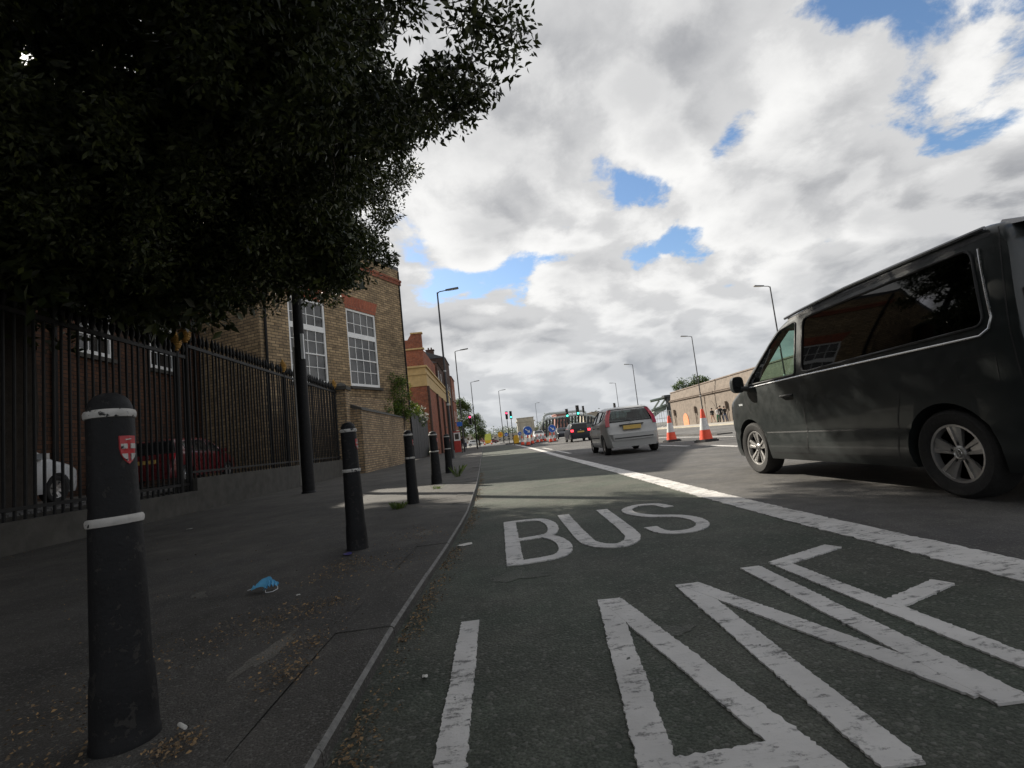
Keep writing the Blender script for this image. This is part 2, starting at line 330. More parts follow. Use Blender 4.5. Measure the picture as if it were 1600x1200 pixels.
MT = dict(
    buslane=asphalt('bus lane surfacing', (.059,.069,.053), (.078,.081,.066), 150),
    road=asphalt('road asphalt', (.082,.079,.078), (.102,.097,.091), 170),
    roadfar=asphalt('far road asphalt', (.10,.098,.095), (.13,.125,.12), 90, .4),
    pave=asphalt('pavement asphalt', (.064,.060,.055), (.080,.074,.066), 210),
    pavefar=M('far pavement slabs', (.32,.30,.27), .85, .15, 2.0),
    ground=M('distant ground', (.11,.11,.10), .9, .25, .05),
    kerb=asphalt('granite kerb', (.075,.072,.068), (.095,.09,.086), 120),
    lanepatch=asphalt('worn lane surface', (.082,.088,.072), (.10,.10,.088), 150),
    kerbedge=M('worn kerb edge', (.17,.165,.155), .85, .45, 30, .5, 60),
    paint=paint_mat('worn white road paint', .75), paint_line=paint_mat('worn white lane line', .95),
    patch=asphalt('pale worn patch', (.105,.098,.086), (.13,.12,.105), 150),
    black_paint=chipped('weathered black paint', (.010,.010,.011), (.028,.026,.024)),
    iron=M('black painted iron', (.006,.006,.006), .55, .3, 12, .2, 50, spec=.25),
    white_paint=chipped('chipped white paint', (.50,.48,.45), (.03,.03,.03)),
    bright_white=M('window white', (.82,.82,.80), .5, .08, 4),
    red_paint=M('red enamel', (.42,.03,.035), .4, .2, 30),
    gold=M('dull gilt', (.42,.24,.06), .5, .35, 40, .5, 60, .5),
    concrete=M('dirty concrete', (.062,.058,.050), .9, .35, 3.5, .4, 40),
    stock=brick_mat('yellow stock brick', (.44,.32,.185), (.26,.19,.115), (.085,.074,.062), grime=.38),
    stock_wall=brick_mat('weathered wall brick', (.46,.33,.19), (.28,.195,.115), (.15,.13,.105), .32, .11, .02, .4),
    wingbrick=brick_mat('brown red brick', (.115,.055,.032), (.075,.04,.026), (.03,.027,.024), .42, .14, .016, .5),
    redbrick=brick_mat('red brick', (.36,.115,.060), (.27,.085,.05), (.20,.15,.12), .36, .12, .014, .25),
    rubbed=brick_mat('rubbed red lintel brick', (.42,.135,.075), (.33,.10,.06), (.20,.12,.09), .14, .8, .016, .2),
    rubbed_course=brick_mat('red string course', (.36,.125,.075), (.30,.10,.06), (.18,.12,.09), .5, .16, .014, .25),
    darkbrick=brick_mat('dark brown brick', (.115,.065,.048), (.08,.05,.04), (.06,.05,.045), .4, .14, .014, .4),
    sandstone=M('cream stone band', (.50,.36,.17), .85, .2, 2.0, .3, 30),
    palestone=M('pale portland stone', (.42,.38,.30), .85, .25, .8, .4, 12),
    wallstone=M('sunlit stone wall', (.19,.156,.127), .9, .30, 2.6, .6, 9),
    wallstone_dark=M('stone string course', (.16,.125,.10), .9, .22, 1.5),
    archstone=M('blind arch infill', (.20,.165,.135), .9, .2, 1.2),
    orange=M('orange mesh panel', (.70,.26,.13), .8, .25, 4),
    boards=M('dark stained boards', (.012,.0125,.014), .6, .3, 7, .4, 30),
    slate=M('slate roof', (.06,.06,.065), .6, .2, 3),
    wpane=None, lampgrey=M('lamp column paint', (.035,.036,.038), .45, .2, 6),
    galv=M('galvanised steel', (.42,.43,.43), .45, .15, 8, metal=.4),
    leddif=M('lamp lens', (.55,.55,.52), .4, .1, 5),
    bark=M('dark bark', (.045,.036,.028), .9, .4, 8, .8, 25),
    leaf=leaf_mat('evergreen oak leaves', (.034,.050,.018), .6, .16, .42),
    leaf_green=leaf_mat('fresh green leaves', (.075,.13,.025), .45, .4),
    leaf_yellow=leaf_mat('yellow green leaves', (.17,.20,.045), .4, .4),
    leaf_far=leaf_mat('distant tree leaves', (.045,.085,.022), .5, .35),
    litter=leaf_mat('fallen brown leaves', (.165,.128,.092), .65, .05, .85),
    petal=M('white petals', (.75,.72,.62), .6, .1, 9),
    vanpaint=M('dark grey metallic paint', (.022,.026,.026), .38, .04, 4, metal=.15, spec=.4, coat=.22),
    vanroof=M('van roof paint', (.045,.047,.060), .26, .08, 4, metal=.3, coat=.8),
    silver=M('silver metallic paint', (.34,.34,.335), .38, .05, 4, metal=.3, coat=.3),
    navy=M('navy paint', (.006,.008,.014), .35, .1, 4, spec=.35),
    maroon=M('maroon paint', (.12,.010,.014), .3, .1, 4, coat=.8),
    carwhite=M('white car paint', (.62,.63,.64), .3, .06, 4, coat=.6),
    tyre=M('tyre rubber', (.020,.019,.018), .85, .3, 30, .3, 60),
    rim=M('alloy rim', (.42,.41,.40), .38, .15, 14, metal=.75),
    rimdark=M('inside of rim', (.012,.012,.012), .7, .2, 9),
    chrome=M('chrome trim', (.42,.42,.42), .28, .08, 9, metal=.95),
    plastic=M('black plastic', (.018,.018,.019), .55, .2, 20, .2, 90),
    interior=M('dark interior cloth', (.020,.020,.021), .9, .2, 9),
    lampred=M('rear lamp red', (.36,.012,.022), .15, .12, 20, coat=.7),
    lampclear=M('headlamp lens', (.45,.47,.48), .15, .1, 20, coat=.7),
    brake=M('lit brake lamp', (.5,.02,.03), .3, .1, 20, emit=2.2, emcol=(1,.04,.06)),
    plate=M('yellow number plate', (.62,.42,.11), .5, .12, 12),
    conered=M('cone orange red', (.80,.085,.035), .5, .14, 9),
    conewhite=M('cone reflective sleeve', (.62,.61,.60), .45, .15, 14),
    signblue=M('sign blue', (.020,.115,.50), .4, .06, 5),
    signwhite=M('sign white', (.75,.76,.76), .4, .05, 5),
    signyellow=M('sign yellow', (.72,.42,.02), .45, .1, 5),
    signlime=M('sign yellow green', (.55,.60,.10), .5, .12, 3),
    signorange=M('sign orange', (.72,.20,.02), .45, .1, 5),
    lightred=M('lit red signal', (.8,.02,.04), .3, 0, 5, emit=5.0, emcol=(1,.03,.08)),
    lightgreen=M('lit green signal', (.02,.7,.5), .3, 0, 5, emit=4.0, emcol=(.05,.95,.62)),
    lensoff=M('unlit signal lens', (.02,.018,.016), .3, .1, 5),
    steel=M('pale painted steel', (.40,.42,.40), .6, .15, 1.5),
    steeldark=M('dark painted steel', (.045,.05,.052), .6, .2, 1.5),
    steelgreen=M('green grey painted steel', (.20,.24,.20), .6, .2, 1.5),
    hoard=M('red patched hoarding', (.33,.16,.13), .8, .5, 1.1),
    creamwall=M('cream render', (.46,.43,.36), .85, .12, 1.0),
    hillgreen=leaf_mat('far foliage', (.06,.09,.045), .4, .3),
    maskblue=M('blue mask cloth', (.10,.36,.58), .8, .12, 40),
    paper=M('litter paper', (.58,.56,.52), .8, .15, 40),
    purple=M('blue purple wrapper', (.07,.06,.22), .4, .3, 60),
    sett=M('granite setts', (.16,.155,.15), .8, .3, 5, .5, 40),
    skin=M('skin', (.45,.27,.19), .6, .1, 20), hair=M('dark hair', (.03,.022,.018), .7, .2, 30),
    cloth_black=M('black cloth', (.018,.018,.02), .85, .2, 20), cloth_white=M('white cloth', (.60,.60,.60), .85, .1, 20),
    cloth_green=M('green cloth', (.05,.18,.10), .85, .1, 20), cloth_blue=M('blue denim', (.05,.07,.13), .85, .1, 20),
    redboard=M('red board', (.42,.045,.035), .6, .2, 6),
    glass_van=glass_mat('tinted van glass', (.055,.062,.060), .05), glass_front=glass_mat('green tinted glass', (.52,.66,.60), .06),
    glass_car=glass_mat('car glass', (.30,.36,.35), .09),
    glass_rear=glass_mat('dark rear glass', (.20,.25,.25), .05),
    glass_dark=M('dark car glass', (.010,.012,.013), .06, .1, 3, spec=.4),
)
def pane_mat():
    m, n, b = newmat('old window glass'); P = n.new('ShaderNodeNewGeometry').outputs['Position']
    b.inputs['Base Color'].default_value = (.05,.052,.054,1); b.inputs['Roughness'].default_value = .10
    b.inputs['Specular IOR Level'].default_value = .8
    g = n.new('ShaderNodeNewGeometry')
    n.put(b.inputs['Base Color'], n.mix(n.ramp(n.noise(P, .8, 3), .35, .65), (.018,.019,.020,1), (.085,.085,.082,1)))
    bn = n.new('ShaderNodeBump', i_Strength=.08, i_Distance=.02, i_Height=n.noise(P, 2.2, 3)); n.put(b.inputs['Normal'], bn)
    return m
MT['wpane'] = pane_mat()
def wpar(o, root):
    """parent an object whose mesh is written in world coordinates to an Empty standing somewhere else"""
    o.parent = root; o.matrix_parent_inverse = (Matrix.Translation(root.location) @ Matrix.Rotation(root.rotation_euler.z, 4, 'Z')).inverted()
    return o

# ------------------------------------------------------------------ ground, roads, pavements
PZ = .05                                                    # pavement height
KERB = [(-6,-.56),(1.4,-.555),(2.0,-.545),(2.6,-.525),(3.6,-.47),(4.7,-.41),(6.6,-.355),(9,-.355),(13,-.39),(18,-.46),(25.9,-.58),(40,-.78),(61,-1.1),(75,-1.4)]
def kx(y): return smooth_tab(KERB, y)

g = MB(); g.face([(-900,-200,-.012),(900,-200,-.012),(900,2200,-.012),(-900,2200,-.012)])
tag(g.build('ground', MT['ground']), kind='structure')
g = MB(); g.face([(-1.6,-8,0),(20,-8,0),(20,190,0),(-1.6,190,0)]); tag(g.build('road', MT['road']), kind='structure')
g = MB()
ys = list(np.linspace(-6, 20, 40))+list(np.linspace(22, 74, 20))
for a, b in zip(ys, ys[1:]):
    g.face([(kx(a)-.02,a,.004),(2.24,a,.004),(2.24,b,.004),(kx(b)-.02,b,.004)])
tag(g.build('bus_lane', MT['buslane']), kind='structure')
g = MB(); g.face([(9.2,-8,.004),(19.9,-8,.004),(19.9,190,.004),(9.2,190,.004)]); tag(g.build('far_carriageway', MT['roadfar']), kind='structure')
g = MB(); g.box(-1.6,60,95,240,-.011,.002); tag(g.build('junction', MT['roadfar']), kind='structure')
# left pavement with a slightly uneven surface
g = MB(); nx = 14
ysp = list(np.linspace(-6, 24, 90))+list(np.linspace(25, 72, 30))
def pz(x, y):
    f_ = min(1.0, max(0.0, (kx(y)-.262-x)/.6)); return PZ+f_*(.006*math.sin(x*1.7+y*.9)+.004*math.sin(x*4.1-y*2.3))
rows = [[(kx(y)-.262+(-6.78-kx(y)+.262)*i/nx, y) for i in range(nx+1)] for y in ysp]
for r0, r1 in zip(rows, rows[1:]):
    for i in range(nx):
        g.face([(*q, pz(*q)) for q in (r0[i], r1[i], r1[i+1], r0[i+1])])
bm_p = g.build('pavement', MT['pave'], recalc=False); tag(bm_p, kind='structure')
me = bm_p.data; bm = bmesh.new(); bm.from_mesh(me); bmesh.ops.remove_doubles(bm, verts=bm.verts, dist=1e-4); bmesh.ops.recalc_face_normals(bm, faces=bm.faces); bm.to_mesh(me); bm.free(); me.polygons.foreach_set('use_smooth', [True]*len(me.polygons))
# kerb: separate stones
kerb = empty('kerb', (-.5, 0, 0)); tag(kerb, kind='structure')
y = -4.0; k = 0
while y < 72:
    ln = .92 if y < 20 else 2.4
    y1 = y+ln; m = MB(); gap = .0025
    ax0, ax1 = kx(y+gap), kx(y1-gap); dz = random.uniform(-.004, .004)
    prof = [(-.26,-.05),(-.26,PZ+.002),(-.013,PZ+.004),(-.003,PZ+.000),(.003,PZ-.008),(.012,-.05)]
    nseg = 1; A = [(ax0+px, y+gap, z+dz) for px, z in prof]; B = [(ax1+px, y1-gap, z+dz) for px, z in prof]
    for i in range(len(prof)-1):
        m.cur = 1 if i in (2, 3) else 0; m.face([A[i], A[i+1], B[i+1], B[i]])
    m.cur = 0; m.face(A[::-1]); m.face(B)
    wpar(m.build('kerb_stone', [MT['pave'], MT['kerbedge']]), kerb); y = y1
# pale scuff patches and cracks on the pavement
def blob(name, cx, cy, rx, ry, rot, z, mat, label=None, seed=0, n=28, rough=.35):
    r_ = random.Random(seed); m = MB(); pts = []
    ph = [r_.uniform(0, 6.28) for _ in range(5)]
    for i in range(n):
        a = 2*math.pi*i/n
        f = 1+rough*(.5*math.sin(3*a+ph[0])+.35*math.sin(5*a+ph[1])+.3*math.sin(9*a+ph[2]))
        x, y_ = rx*f*math.cos(a), ry*f*math.sin(a)
        X_, Y_ = cx+x*math.cos(rot)-y_*math.sin(rot), cy+x*math.sin(rot)+y_*math.cos(rot); pts.append((X_, Y_, z if z is not None else pz(X_, Y_)+.0025))
    c0 = tuple(sum(p[i] for p in pts)/len(pts) for i in range(3)); b0 = len(m.v); m.v += pts+[c0]
    for i in range(n): m.f.append((b0+i, b0+(i+1) % n, b0+n)); m.mi.append(0)
    return m.build(name, mat, recalc=False)
for i, (x, y_, a, b_, r_) in enumerate([(-1.03,2.30,.045,.22,-.18),(-.66,3.05,.05,.09,.2),(-.70,4.9,.07,.14,.1),(-1.98,3.5,.04,.1,.6)]):
    o = blob('worn_patch', x, y_, a, b_, r_, None, MT['patch'], seed=i+3, n=48, rough=.38); o.parent = bm_p
for i, (x, y_, a, b_) in enumerate([(.08,3.2,.16,.10),(.62,2.1,.10,.06),(1.0,8.6,.5,.12),(-.02,11.5,.35,.3)]):
    o = blob('worn_patch', x, y_, a, b_, .2*i, .0062, MT['lanepatch'], seed=i+40, n=48, rough=.4); o.parent = bpy.data.objects['bus_lane']
# right hand pavement
g = MB(); g.box(20.0,26.2,-8,72,-.01,.10); tag(g.build('far_pavement', MT['pavefar']), kind='structure')
g = MB(); g.box(19.84,20.0,-8,72,-.01,.115); tag(g.build('far_kerb', MT['palestone']), kind='structure')
g = MB(); g.box(-14,-2.0,76,100,-.01,.10); tag(g.build('corner_pavement', MT['pavefar']), kind='structure')
# traffic island of the junction
isl = MB(); isl.extrude([(2.2,84,-.01),(2.6,78.5,-.01),(3.0,76,-.01),(4.4,76.5,-.01),(5.0,84,-.01),(4.6,98,-.01),(2.5,98,-.01)], (0,0,.14))
tag(isl.build('traffic_island', MT['kerb']), kind='structure')

# ------------------------------------------------------------------ painted markings (thermoplastic, a few millimetres thick)
def rough_ribbon(mb, path, wdt, z0, z1, seed=0, step=.010, amp=.0022, closed=False):
    r_ = random.Random(seed); P = [Vector((p[0], p[1])) for p in path]; pts = []
    for a, b in zip(P, P[1:]):
        n = max(1, int((b-a).length/step))
        for i in range(n): pts.append(a.lerp(b, i/n))
    pts.append(P[-1]); L, R = [], []
    for i, p in enumerate(pts):
        t = (pts[min(i+1, len(pts)-1)]-pts[max(i-1, 0)]).normalized(); nrm = Vector((-t.y, t.x))
        k_ = i*step*1.0; wl = wdt/2+r_.gauss(0, amp)+.0012*math.sin(k_*13+2*seed); wr = wdt/2+r_.gauss(0, amp)+.0012*math.sin(k_*11+seed)
        e = Vector((0, 0))
        L.append(p+nrm*wl); R.append(p-nrm*wr)
    n = len(pts); b = len(mb.v)
    for i in range(n):
        mb.v += [(L[i].x, L[i].y, z0), (L[i].x, L[i].y, z1), (R[i].x, R[i].y, z1), (R[i].x, R[i].y, z0)]
    for i in range(n-1):
        a = b+4*i; c = a+4
        for q in ((a, c, c+1, a+1), (a+1, c+1, c+2, a+2), (a+2, c+2, c+3, a+3)): mb.f.append(q); mb.mi.append(0)
    mb.f.append((b, b+1, b+2, b+3)); mb.mi.append(0); e = b+4*(n-1); mb.f.append((e+3, e+2, e+1, e)); mb.mi.append(0)
def smooth_path(P, sub=5):
    P = [Vector((p[0], p[1])) for p in P]; o = []
    for i in range(len(P)-1):
        p0, p1, p2, p3 = P[max(i-1,0)], P[i], P[i+1], P[min(i+2,len(P)-1)]
        for k in range(sub):
            t = k/sub
            o.append(.5*((2*p1)+(p2-p0)*t+(2*p0-5*p1+4*p2-p3)*t*t+(3*p1-p0-3*p2+p3)*t**3))
    o.append(P[-1]); return o
ZB, ZP = .0045, .0105
def letter(parent, strokes, seed):
    m = MB(); k = 0
    for st in strokes:
        wdt, pts = st[0], st[1]; k += 1
        if len(pts) > 3: pts = smooth_path(pts)
        rough_ribbon(m, pts, wdt, ZB, ZP+.0006*k, seed+k)
    return wpar(m.build('letter', MT['paint'], recalc=False), parent)
bus = empty('road_lettering', (.8, 4.4, .004)); tag(bus, 'worn white BUS letters painted across the bus lane', 'road lettering', 'painted words in the bus lane')
letter(bus, [(.115,[(.10,5.24),(.075,3.46)]), (.095,[(.11,5.20),(.36,5.17),(.455,4.98),(.47,4.62),(.39,4.34),(.13,4.27)]), (.10,[(.36,4.32),(.445,4.10),(.46,3.78),(.37,3.56),(.08,3.50)])], 11)
letter(bus, [(.115,[(.65,5.27),(.638,4.05),(.67,3.80),(.75,3.68),(.86,3.67),(.97,3.83),(1.015,4.15),(1.06,5.31)])], 21)
letter(bus, [(.10,[(1.66,5.00),(1.61,5.24),(1.45,5.31),(1.29,5.16),(1.26,4.88),(1.36,4.64),(1.56,4.47),(1.625,4.24),(1.575,3.99),(1.43,3.85),(1.28,3.86),(1.22,3.96),(1.205,4.15)])], 31)
lane = empty('road_lettering', (.8, 1.9, .004)); tag(lane, 'large worn white LANE letters painted nearest the camera', 'road lettering', 'painted words in the bus lane')
letter(lane, [(.085,[(-.185,2.50),(-.20,.98)]), (.10,[(-.24,.98),(.16,.93)])], 41)
letter(lane, [(.095,[(.485,2.56),(.325,1.33),(.295,1.02)]), (.10,[(.50,2.55),(.675,1.27),(.72,.98)]), (.10,[(.33,1.28),(.66,1.30)])], 51)
letter(lane, [(.105,[(.905,2.64),(.855,1.20)]), (.095,[(.925,2.63),(1.275,1.42)]), (.105,[(1.32,2.78),(1.30,1.36)])], 61)
letter(lane, [(.095,[(1.49,2.80),(1.535,1.28)]), (.10,[(1.47,2.78),(1.93,2.98)]), (.085,[(1.52,2.06),(1.91,2.23)]), (.10,[(1.50,1.26),(1.93,1.36)])], 71)
ln = MB(); LP = [(2.30,-5),(2.30,2),(2.27,4),(2.33,8),(2.38,12),(2.45,18),(2.62,26),(2.80,37),(2.95,55),(3.1,74)]
rough_ribbon(ln, [(smooth_tab([(b, a) for a, b in LP], y_), y_) for y_ in list(np.arange(-5, 20, .12))+list(np.arange(20, 74, 1.5))], .27, ZB, ZP, 5, .03, .006)
tag(ln.build('lane_line', MT['paint_line'], recalc=False), 'long broad solid white line along the edge of the bus lane', 'road marking', 'painted lines')
def dash(x, y0, y1, wdt, label, x1=None, seed=0):
    m = MB(); rough_ribbon(m, [(x, y0), (x if x1 is None else x1, y1)], wdt, ZB, ZP, seed, .2, .004)
    tag(m.build('lane_dash', MT['paint_line'], recalc=False), label, 'road marking', 'painted dashes')
dash(3.05, 20, 24.5, .13, 'short white dash beside the far solid bus lane line, behind silver car', 3.1, 1)
dash(3.25, 27.5, 33, .13, 'white dash beside the solid line, nearer of the two short of the arrow sign', 3.3, 2)
dash(6.3, 12.8, 14.6, .16, 'white dash on the road right beside the grey van front wheel', 6.35, 3)
dash(6.05, 15.6, 18.4, .16, 'white dash on the road between silver car and right traffic cone', 6.1, 4)
dash(8.9, 4, 60, .12, 'thin long white line along the far side of the traffic cones', 9.4, 6)
m = MB(); m.box(9.9,10.6,22,31,.004,.06); tag(m.build('median_strip', MT['kerb']), kind='structure')

# ------------------------------------------------------------------ walls with openings
def facade(mb, p0, d, L, z0, z1, ops, depth=.2):
    nrm = (d[1], -d[0])
    def pt(s_, z, dep=0.0): return (p0[0]+d[0]*s_-nrm[0]*dep, p0[1]+d[1]*s_-nrm[1]*dep, z)
    ss = sorted({0, L, *[o[0] for o in ops], *[o[1] for o in ops]}); zs = sorted({z0, z1, *[o[2] for o in ops], *[o[3] for o in ops]})
    for a, b in zip(ss, ss[1:]):
        for c, e in zip(zs, zs[1:]):
            ms, mz = (a+b)/2, (c+e)/2
            if any(o[0] < ms < o[1] and o[2] < mz < o[3] for o in ops): continue
            mb.face([pt(a,c), pt(b,c), pt(b,e), pt(a,e)])
    for o in ops:
        a, b, c, e = o[:4]
        for q in (((a,c),(b,c)),((b,c),(b,e)),((b,e),(a,e)),((a,e),(a,c))):
            mb.face([pt(*q[0]), pt(*q[1]), pt(*q[1], depth), pt(*q[0], depth)])
        mb.face([pt(a,c,depth), pt(b,c,depth), pt(b,e,depth), pt(a,e,depth)])      # dark room behind is closed off by the blind wall
def fpt(p0, d, s_, z, out=0.0): return Vector((p0[0]+d[0]*s_+d[1]*out, p0[1]+d[1]*s_-d[0]*out, z))
def fbox(mb, p0, d, s0, s1, z0, z1, o0, o1):
    """box on a facade: s along, z up, o outwards"""
    mb.hexa([fpt(p0,d,s0,z0,o0),fpt(p0,d,s1,z0,o0),fpt(p0,d,s1,z0,o1),fpt(p0,d,s0,z0,o1),fpt(p0,d,s0,z1,o0),fpt(p0,d,s1,z1,o0),fpt(p0,d,s1,z1,o1),fpt(p0,d,s0,z1,o1)])
def sash_window(root, p0, d, s0, s1, z0, z1, cols, rows, rails, fr=.12, bar=.035, dep=.10, sill=True, panes=True, frame_mat=None, shift=None):
    """rows: list of pane row heights bottom to top as fractions; rails: indices of rows with a thick rail below"""
    fm = frame_mat or MT['bright_white']; m = MB(); e = .003
    fbox(m,p0,d,s0+e,s0+fr,z0+e,z1-e,-dep-.05,-dep+.06); fbox(m,p0,d,s1-fr,s1-e,z0+e,z1-e,-dep-.05,-dep+.06)
    fbox(m,p0,d,s0+fr,s1-fr,z0+e,z0+fr*1.5,-dep-.05,-dep+.055); fbox(m,p0,d,s0+fr,s1-fr,z1-fr,z1-e,-dep-.05,-dep+.055)
    H = z1-fr-(z0+fr*1.5); zz = z0+fr*1.5; edges = [zz]; tot = sum(rows)
    for r_ in rows: zz += H*r_/tot; edges.append(zz)
    W_ = (s1-s0-2*fr)/cols
    for i in range(1, len(rows)):
        hh = rails.get(i, bar); fbox(m,p0,d,s0+fr,s1-fr,edges[i]-hh/2,edges[i]+hh/2,-dep-.03,-dep+(.05 if hh > bar else .02))
    for c in range(1, cols):
        fbox(m,p0,d,s0+fr+c*W_-bar/2,s0+fr+c*W_+bar/2,edges[0],edges[-1],-dep-.028,-dep+.018)
    win = wpar(m.build('window', fm), root)
    if sill:
        k = MB(); fbox(k,p0,d,s0-.08,s1+.08,z0-.16,z0-.004,-.03,.14); k.build('sill', MT['concrete'], win)
    if panes:
        for i in range(len(rows)):
            me = None
            for c in range(cols):
                hw, hh = W_/2-.004, (edges[i+1]-edges[i])/2-.004
                if me is None:
                    q = MB(); q.face([(-d[0]*hw,-d[1]*hw,-hh),(d[0]*hw,d[1]*hw,-hh),(d[0]*hw,d[1]*hw,hh),(-d[0]*hw,-d[1]*hw,hh)])
                    ob = q.build('pane', MT['wpane'], win, recalc=False); me = ob.data
                else: ob = link('pane', me, win)
                ob.location = fpt(p0, d, s0+fr+(c+.5)*W_, (edges[i]+edges[i+1])/2, -dep-.012)
                ob.rotation_euler = (random.gauss(0,.006), random.gauss(0,.006), random.gauss(0,.010))
    return win

# ---- yellow stock brick building, turned a little towards the road
D1 = (.439,.899); nD = math.hypot(*D1); D1 = (D1[0]/nD, D1[1]/nD)
P1 = (-5.15-D1[0]*11.6, 34.25-D1[1]*11.6); L1 = 11.6; H1 = 13.1
sb = empty('brick_building', (-9, 30, 0)); tag(sb, 'tall yellow stock brick building with two white sash windows above garden wall', 'building')
def s_(v): return v+11.6-1.42                       # measured along the facade from its right corner
OPW = [(s_(-4.20), s_(-1.55), 4.80, 9.42), (s_(-8.45), s_(-5.90), 4.80, 9.30)]
m = MB(); facade(m, P1, D1, L1, 0, H1, OPW)
n1 = (D1[1], -D1[0]); Q0 = Vector((P1[0], P1[1], 0)); Q1 = Q0+Vector((D1[0]*L1, D1[1]*L1, 0)); back = Vector((-n1[0]*9, -n1[1]*9, 0)); up = Vector((0,0,H1))
m.face([Q1, Q1+back, Q1+back+up, Q1+up]); m.face([Q0+back, Q0, Q0+up, Q0+back+up]); m.face([Q1+back, Q0+back, Q0+back+up, Q1+back+up])
wpar(m.build('wall', MT['stock'], recalc=False), sb)
m = MB(); m.extrude([Q0+up, Q1+up, Q1+back+up, Q0+back+up], (0,0,.25)); wpar(m.build('roof', MT['slate']), sb)
for i, o in enumerate(OPW):
    rows = [1,1,1,1,1.0,1.0] if i < 2 else [1,1,1]
    sash_window(sb, P1, D1, *o, 4, rows, {2:.07, 4:.30} if i < 2 else {1:.07})
for o in OPW[:2]:
    m = MB(); a, b, c, e = o
    poly = [(a-.02, e+.002), (b+.02, e+.002), (b+.30, e+.78), (a-.30, e+.78)]
    m.extrude([fpt(P1, D1, s, z, -.02) for s, z in poly], Vector((n1[0]*.026, n1[1]*.026, 0))); wpar(m.build('lintel', MT['rubbed']), sb)
m = MB(); fbox(m, P1, D1, -.02, L1+.07, 12.05, 12.28, -.04, .06); fbox(m, P1, D1, -.02, L1+.10, 12.28, 12.42, -.04, .10)
m.cur = 0; e1 = MB(); wpar(m.build('string_course', MT['rubbed_course']), sb)
m = MB(); pth = [fpt(P1, D1, .25, z, .09) for z in (0, 3, 6, 9, 12, 13.0)]; m.tube(pth, .07, 8); wpar(m.build('drainpipe', MT['iron']), sb)
m = MB(); m.tube([fpt(P1, D1, L1-.12, z, .05) for z in (0, 5, 10, 13.0)], .045, 6); wpar(m.build('downpipe', MT['iron']), sb)

# ---- long wing set back behind the railings
wg = empty('brick_wing', (-14, 16, 0)); tag(wg, 'shaded brown brick wing standing back behind the iron railings', 'building')
PW, DW, LW = (-14.0, -6.0), (0.0, 1.0), 36.0
OW = []
for yc, hw in ((2.0,.9),(6.5,.9),(11.5,.9),(15.4,.8),(18.9,.85),(22.75,.88),(27.1,.8)):
    OW.append((yc-hw+6, yc+hw+6, 5.45 if yc < 26 else 4.7, 8.1 if yc < 26 else 8.6))
m = MB(); facade(m, PW, DW, LW, 0, 11.2, OW); m.face([(-14,30,0),(-22,30,0),(-22,30,11.2),(-14,30,11.2)]); m.face([(-22,-6,0),(-14,-6,0),(-14,-6,11.2),(-22,-6,11.2)])
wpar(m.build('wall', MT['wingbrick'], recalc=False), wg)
m = MB(); m.extrude([(-13.8,-6,11.2),(-13.8,30,11.2),(-18,30,12.4),(-18,-6,12.4)], (0,0,.12)); wpar(m.build('roof', MT['slate']), wg)
for o in OW: sash_window(wg, PW, DW, *o, 3, [1,1,1,1], {2:.08}, fr=.13)
for yy in (17.0, 25.0):
    m = MB(); m.tube([(-13.9, yy, z) for z in (.5, 4, 8, 11)], .07, 8); wpar(m.build('drainpipe', MT['iron']), wg)

# ---- courtyard behind the railings
CZ = .50
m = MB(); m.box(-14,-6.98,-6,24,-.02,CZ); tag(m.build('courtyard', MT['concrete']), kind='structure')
court = empty('sett_paving', (-7.6, 9, CZ)); tag(court, kind='structure')
me = None
for i in range(5):
    for j in range(34):
        if me is None:
            q = MB(); q.hexa([(-.13,-.085,0),(.13,-.085,0),(.13,.085,0),(-.13,.085,0),(-.118,-.073,.035),(.118,-.073,.035),(.118,.073,.035),(-.118,.073,.035)])
            o = q.build('sett', MT['sett']); me = o.data
        else: o = link('sett', me)
        o.parent = court; o.location = (.45-i*.275, -2.6+j*.182+(i % 2)*.09, random.uniform(-.012,.006)); o.rotation_euler = (random.gauss(0,.02), random.gauss(0,.02), random.gauss(0,.03))

# ---- garden wall, pier, board fence
gw = empty('garden_wall', (-5.7, 27, PZ)); tag(gw, 'weathered brick garden wall with sloping coping beside the pavement', 'wall')
m = MB(); m.hexa([(-6.05,22.6,0),(-5.55,22.6,0),(-5.4,33.4,0),(-5.9,33.4,0),(-6.05,22.6,2.95),(-5.55,22.6,2.80),(-5.4,33.4,2.86),(-5.9,33.4,3.0)]); wpar(m.build('wall', MT['stock_wall']), gw)
m = MB(); m.hexa([(-6.12,22.6,2.952),(-5.50,22.6,2.802),(-5.35,33.5,2.862),(-5.97,33.5,3.002),(-6.10,22.6,3.14),(-5.56,22.6,2.92),(-5.41,33.5,2.98),(-5.95,33.5,3.17)]); wpar(m.build('coping', MT['concrete']), gw)
pr = empty('brick_pier', (-6.25, 22.1, PZ)); tag(pr, 'brick pier at the far end of the iron railings', 'pier')
m = MB(); m.box(-6.55,-6.0,21.95,22.55,0,3.7); wpar(m.build('shaft', MT['stock_wall']), pr)
m = MB(); m.box(-6.62,-5.93,21.88,22.62,3.7,3.86); m.lathe([(.3,3.86),(.2,3.98),(.02,4.05)], 8, (-6.27,22.25,0)); wpar(m.build('cap', MT['concrete']), pr)
gu = empty('upper_wall', (-7.3, 27, PZ)); tag(gu, 'low rubble brick wall under the sash window, above the sloping garden wall', 'wall')
m = MB(); m.hexa([(-9.0,23.0,0),(-8.5,23.0,0),(-5.7,31.2,0),(-6.2,31.2,0),(-9.0,23.0,4.0),(-8.5,23.0,4.0),(-5.7,31.2,3.9),(-6.2,31.2,3.9)]); wpar(m.build('wall', MT['stock_wall']), gu)
bf = empty('board_fence', (-5.6, 40, PZ)); tag(bf, 'dark vertical board fence beyond the garden wall', 'fence')
